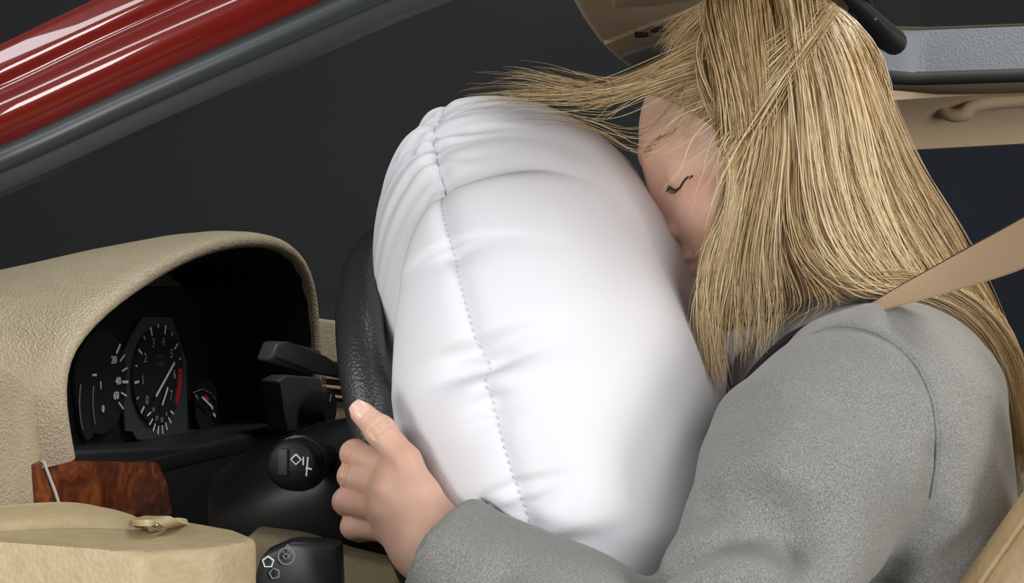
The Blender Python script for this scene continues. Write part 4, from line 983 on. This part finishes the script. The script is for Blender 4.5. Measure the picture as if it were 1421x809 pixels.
hair = strands('hair', [
    dict(guides=[Y0, Y1, Y2], n=700, locks=30, thick=0.0, spread=6, rad=0.00038, stray=5, clump=0.5, tone=0.62, short=0.25, lift=0.007),
    dict(guides=[A0, A1, A2, A3, A4], n=5200, locks=48, thick=0.022, spread=12, rad=0.00042, stray=4, clump=0.62, tone=0.50, short=0.22),
    dict(guides=[A0, A1, A2, A3, A4], n=800, locks=30, thick=-0.004, spread=17, rad=0.00042, stray=7, clump=0.8, tone=0.68, short=0.3),
    dict(guides=[A4, A5], n=900, locks=18, thick=0.02, spread=5, rad=0.0005, tone=0.6, short=0.2, lift=0.004),
    dict(guides=[farside(x) for x in (A2, A3, A4)], n=900, locks=16, thick=-0.02, spread=6, rad=0.0006, tone=0.4),
    dict(guides=[farside(x) for x in (B0, B1, B2, A1)], n=800, locks=18, thick=-0.03, spread=8, rad=0.0006, tone=0.4),
    dict(guides=[B0, B1, B2], n=2200, locks=26, thick=0.016, spread=13, rad=0.00040, stray=5, clump=0.75, tone=0.52, short=0.5, sp=1.0),
    dict(guides=[B2, B3], n=240, locks=12, thick=0.008, spread=10, rad=0.0004, stray=7, clump=0.6, tone=0.5, short=0.35),
    dict(guides=[B3, A0], n=200, locks=14, thick=0.006, spread=10, rad=0.0004, stray=7, clump=0.6, tone=0.45, short=0.3),
    dict(guides=[T1, T2, T3], n=1500, locks=30, thick=0.0, spread=5, rad=0.0004, stray=3, tone=0.58, short=0.55, sp=1.3),
    dict(guides=[T4, shift(T4, 8, 6, -0.03), shift(T4, 20, 14, -0.05)], n=320, locks=30, thick=0.006, spread=8, rad=0.0003, stray=8, clump=0.3, tone=0.6, short=0.2, lift=0.004),
    dict(guides=[T4, shift(T4, 5, 2, 0.03), shift(T4, 15, 8, 0.06)], n=250, locks=22, thick=0.006, spread=8, rad=0.0003, stray=8, clump=0.3, tone=0.5, short=0.2, lift=0.004),
    dict(guides=[farside(x) for x in (T1, T2, T3)], n=400, locks=12, thick=0.0, spread=5, rad=0.0006, stray=3, tone=0.5, short=0.5),
    dict(guides=[A0, A1, A2], n=600, locks=40, thick=0.0, spread=12, rad=0.0004, stray=10, clump=0.5, tone=0.66, short=0.6, lift=0.018),
    dict(guides=[E0, E1], n=90, locks=22, drape=False, thick=0.02, spread=20, rad=0.00024, stray=11, clump=0.45, tone=0.45, short=0.6),
    dict(guides=[E1, E2, E3], n=190, locks=36, drape=False, thick=0.02, spread=16, rad=0.00025, stray=13, clump=0.35, tone=0.5, short=0.6),
    dict(guides=[W0, W1], n=16, locks=8, thick=0.0, spread=8, rad=0.00025, stray=8, clump=0.2, tone=0.4, short=0.5),
    dict(guides=[X0, X1], n=70, locks=30, thick=0.004, spread=18, rad=0.0004, stray=16, clump=0.3, tone=0.62, short=0.3),
    dict(guides=[shift(A0, 0, 0, -.012), shift(A2, 0, 0, -.014), shift(A4, 3, 0, 0)], n=90, locks=40, thick=0.0, spread=22, rad=0.00035, stray=14, clump=0.3, tone=0.8, short=0.5, freq=0.9),
])
hair['label'] = 'long loose blonde hair blown forward'
# ================================================================== seat belt
belt = thing('seat_belt', tuple(C(1500, 290, 0.97)), 'tan seat belt running from upper anchor over her shoulder', 'seat belt')
bp_ = catmull([C(1600, 238, 0.90), C(1500, 291, 0.955), C(1421, 336, 1.00), C(1320, 381, 1.045), C(1228, 421, 1.085), C(1180, 446, 1.15), C(1120, 500, 1.22), C(1060, 600, 1.27)], 60)
k = np.linspace(0, 1, 60)
bwid = []
for i in range(60):
    px_t = np.interp(k[i], [0, .28, .57, .7, 1], [62, 52, 6, 2, 30])
    a_ = math.radians(px_t); bwid.append(0.0235 * (math.sin(a_) * (0.93 * UP + 0.36 * RT) + math.cos(a_) * (0.96 * FW + 0.0 * RT)))
bwid = np.array(bwid)
ribbon('webbing', bp_, bwid, 'belt_webbing', belt, 0.0007, 'ribbed tan webbing')
tube('edge_binding', bp_ + bwid, 0.0011, 'belt_edge', belt, 6, caps=True)
for t_ in np.linspace(-0.8, 0.8, 7):
    tube('rib', bp_ + bwid * t_ + np.cross(np.gradient(bp_, axis=0), bwid) / np.linalg.norm(np.cross(np.gradient(bp_, axis=0), bwid), axis=1)[:, None] * 0.0006 * 0, 0.0008, 'belt_webbing', belt, 5)

# ================================================================== driver's seat
seat = thing('car_seat', (0.5, PY, 0.0), 'tan leather driver seat with stitched side bolster', 'seat')
b0 = onY(1295, 860, -0.16); b1 = onY(1421, 668, -0.16); bd_ = (b1 - b0) / np.linalg.norm(b1 - b0)
bn = np.cross(bd_, np.array([0, 1., 0])); bn = bn / np.linalg.norm(bn)
if bn[0] < 0: bn = -bn
st0 = b0 - bd_ * 0.30
def slab(name, y0, y1, l0, l1, th, m, off, bev):
    c = st0 + bd_ * (l0 + l1) / 2 + bn * (th / 2 + off); c[1] = (y0 + y1) / 2
    return box(name, c, bd_ * (l1 - l0) / 2, np.array([0, (y1 - y0) / 2, 0]), bn * th / 2, m, seat, bev, 5)
for y0, y1, nm in ((-0.215, -0.125, 'side_bolster'), (0.185, 0.275, 'side_bolster')):
    P = np.array([st0 + bd_ * l for l in np.linspace(-0.02, 0.78, 24)]); P[:, 1] = (y0 + y1) / 2
    P = P + np.outer(np.interp(np.linspace(0, 1, 24), [0, .4, .75, 1], [0.05, 0.045, 0.052, 0.09]), bn)
    tube(nm, P, np.interp(np.linspace(0, 1, 24), [0, .1, .8, 1], [.03, .047, .045, .02]), 'seat_leather', seat, 20, (0, 1, 0))
    for yy in (y0 + 0.018, y1 - 0.018):
        Q_ = P.copy(); Q_[:, 1] = yy; Q_ = Q_ - bn * 0.0385
        tube('piping', Q_[2:-2], 0.0022, 'seat_leather', seat, 8, (0, 1, 0))
slab('backrest', -0.16, 0.22, 0.0, 0.76, 0.10, 'seat_leather', 0.035, 0.03)
slab('headrest', -0.06, 0.12, 0.80, 0.95, 0.08, 'seat_leather', 0.05, 0.03)
for y in (-0.02, 0.08):
    p = st0 + bd_ * 0.74 + bn * 0.09; p[1] = y; tube('headrest_post', [p, p + bd_ * 0.10], 0.006, 'chrome', seat, 10)
box('cushion', (0.28, PY, 0.24), (0.27, 0, 0.03), (0, 0.22, 0), (0, 0, 0.07), 'seat_leather', seat, 0.035, 5)
box('seat_base', (0.30, PY, 0.09), (0.24, 0, 0), (0, 0.19, 0), (0, 0, 0.09), 'rubber_dull', seat, 0.01)

# ================================================================== tan leather armrest pad at the open door
arm = thing('door_armrest', tuple(C(160, 1100, 0.93)), 'tan leather armrest pad with soft pocket in front of wood strip', 'armrest')
ZA = onY(0, 0, 0)[2] * 0 + CAM[2] - (758 - 404.5) / FPX * 0.87
def onA(px, py, dz=0.0): return onZ(px, py, ZA + dz)
tp = [onA(-260, 742), onA(0, 752), onA(150, 763), onA(200, 767), onA(300, 760), onA(350, 752), onA(357, 745), onA(330, 734), onA(262, 722), onA(190, 716), onA(80, 712), onA(-260, 712)]
pad = prism('pad', tp, (0, 0, -0.16), 'beige_leather', arm, 0.006, 4, label='smooth tan leather pad')
box('armrest_bracket', C(60, 1120, 0.93), RT * 0.08, FW * 0.03, UP * 0.12, 'rubber_dull', arm, 0.005)
# soft pocket on top
secs = []
pk = [(-120, 735), (-40, 730), (30, 726), (90, 723), (140, 724), (180, 728), (205, 733)]
for i, (x, y) in enumerate(pk):
    hgt = 0.5 * [0.012, 0.017, 0.020, 0.020, 0.016, 0.010, 0.003][i]; dp = [0.034, 0.036, 0.036, 0.034, 0.028, 0.020, 0.008][i]
    c = onA(x, y); sec = []
    for a_ in np.linspace(0, 2 * np.pi, 16, endpoint=False):
        sec.append(c + FW * dp * math.cos(a_) + UP * (hgt * (abs(math.sin(a_)) ** 0.8) * (1 if math.sin(a_) > 0 else -0.3) ))
    secs.append(sec)
subsurf(loft('pocket', secs, 'beige_leather', arm, label='soft folded tan leather pocket'), 2)
secs = []
for i, (x, y) in enumerate([(-120, 722), (-20, 716), (60, 712), (110, 710), (150, 711)]):
    c = onA(x, y, 0.002); hgt = 0.35 * [0.010, 0.016, 0.021, 0.018, 0.006][i]
    secs.append([c + FW * 0.010 * math.cos(a_) + UP * hgt * math.sin(a_) for a_ in np.linspace(0, 2 * np.pi, 12, endpoint=False)])
subsurf(loft('pocket_flap', secs, 'beige_leather', arm), 2)
lp = catmull([onA(192, 722, .002), onA(205, 723, .008), onA(222, 723, .009), onA(240, 725, .006), onA(250, 727, .001)], 20)
ribbon('strap_loop', lp, np.array([FW * 0.008 + RT * 0.003] * 20), 'beige_leather', arm, 0.0018)
tube('strap_ring', [onA(208, 724, .006), onA(216, 727, .005), onA(224, 729, .003)], 0.0022, 'chrome', arm, 8)
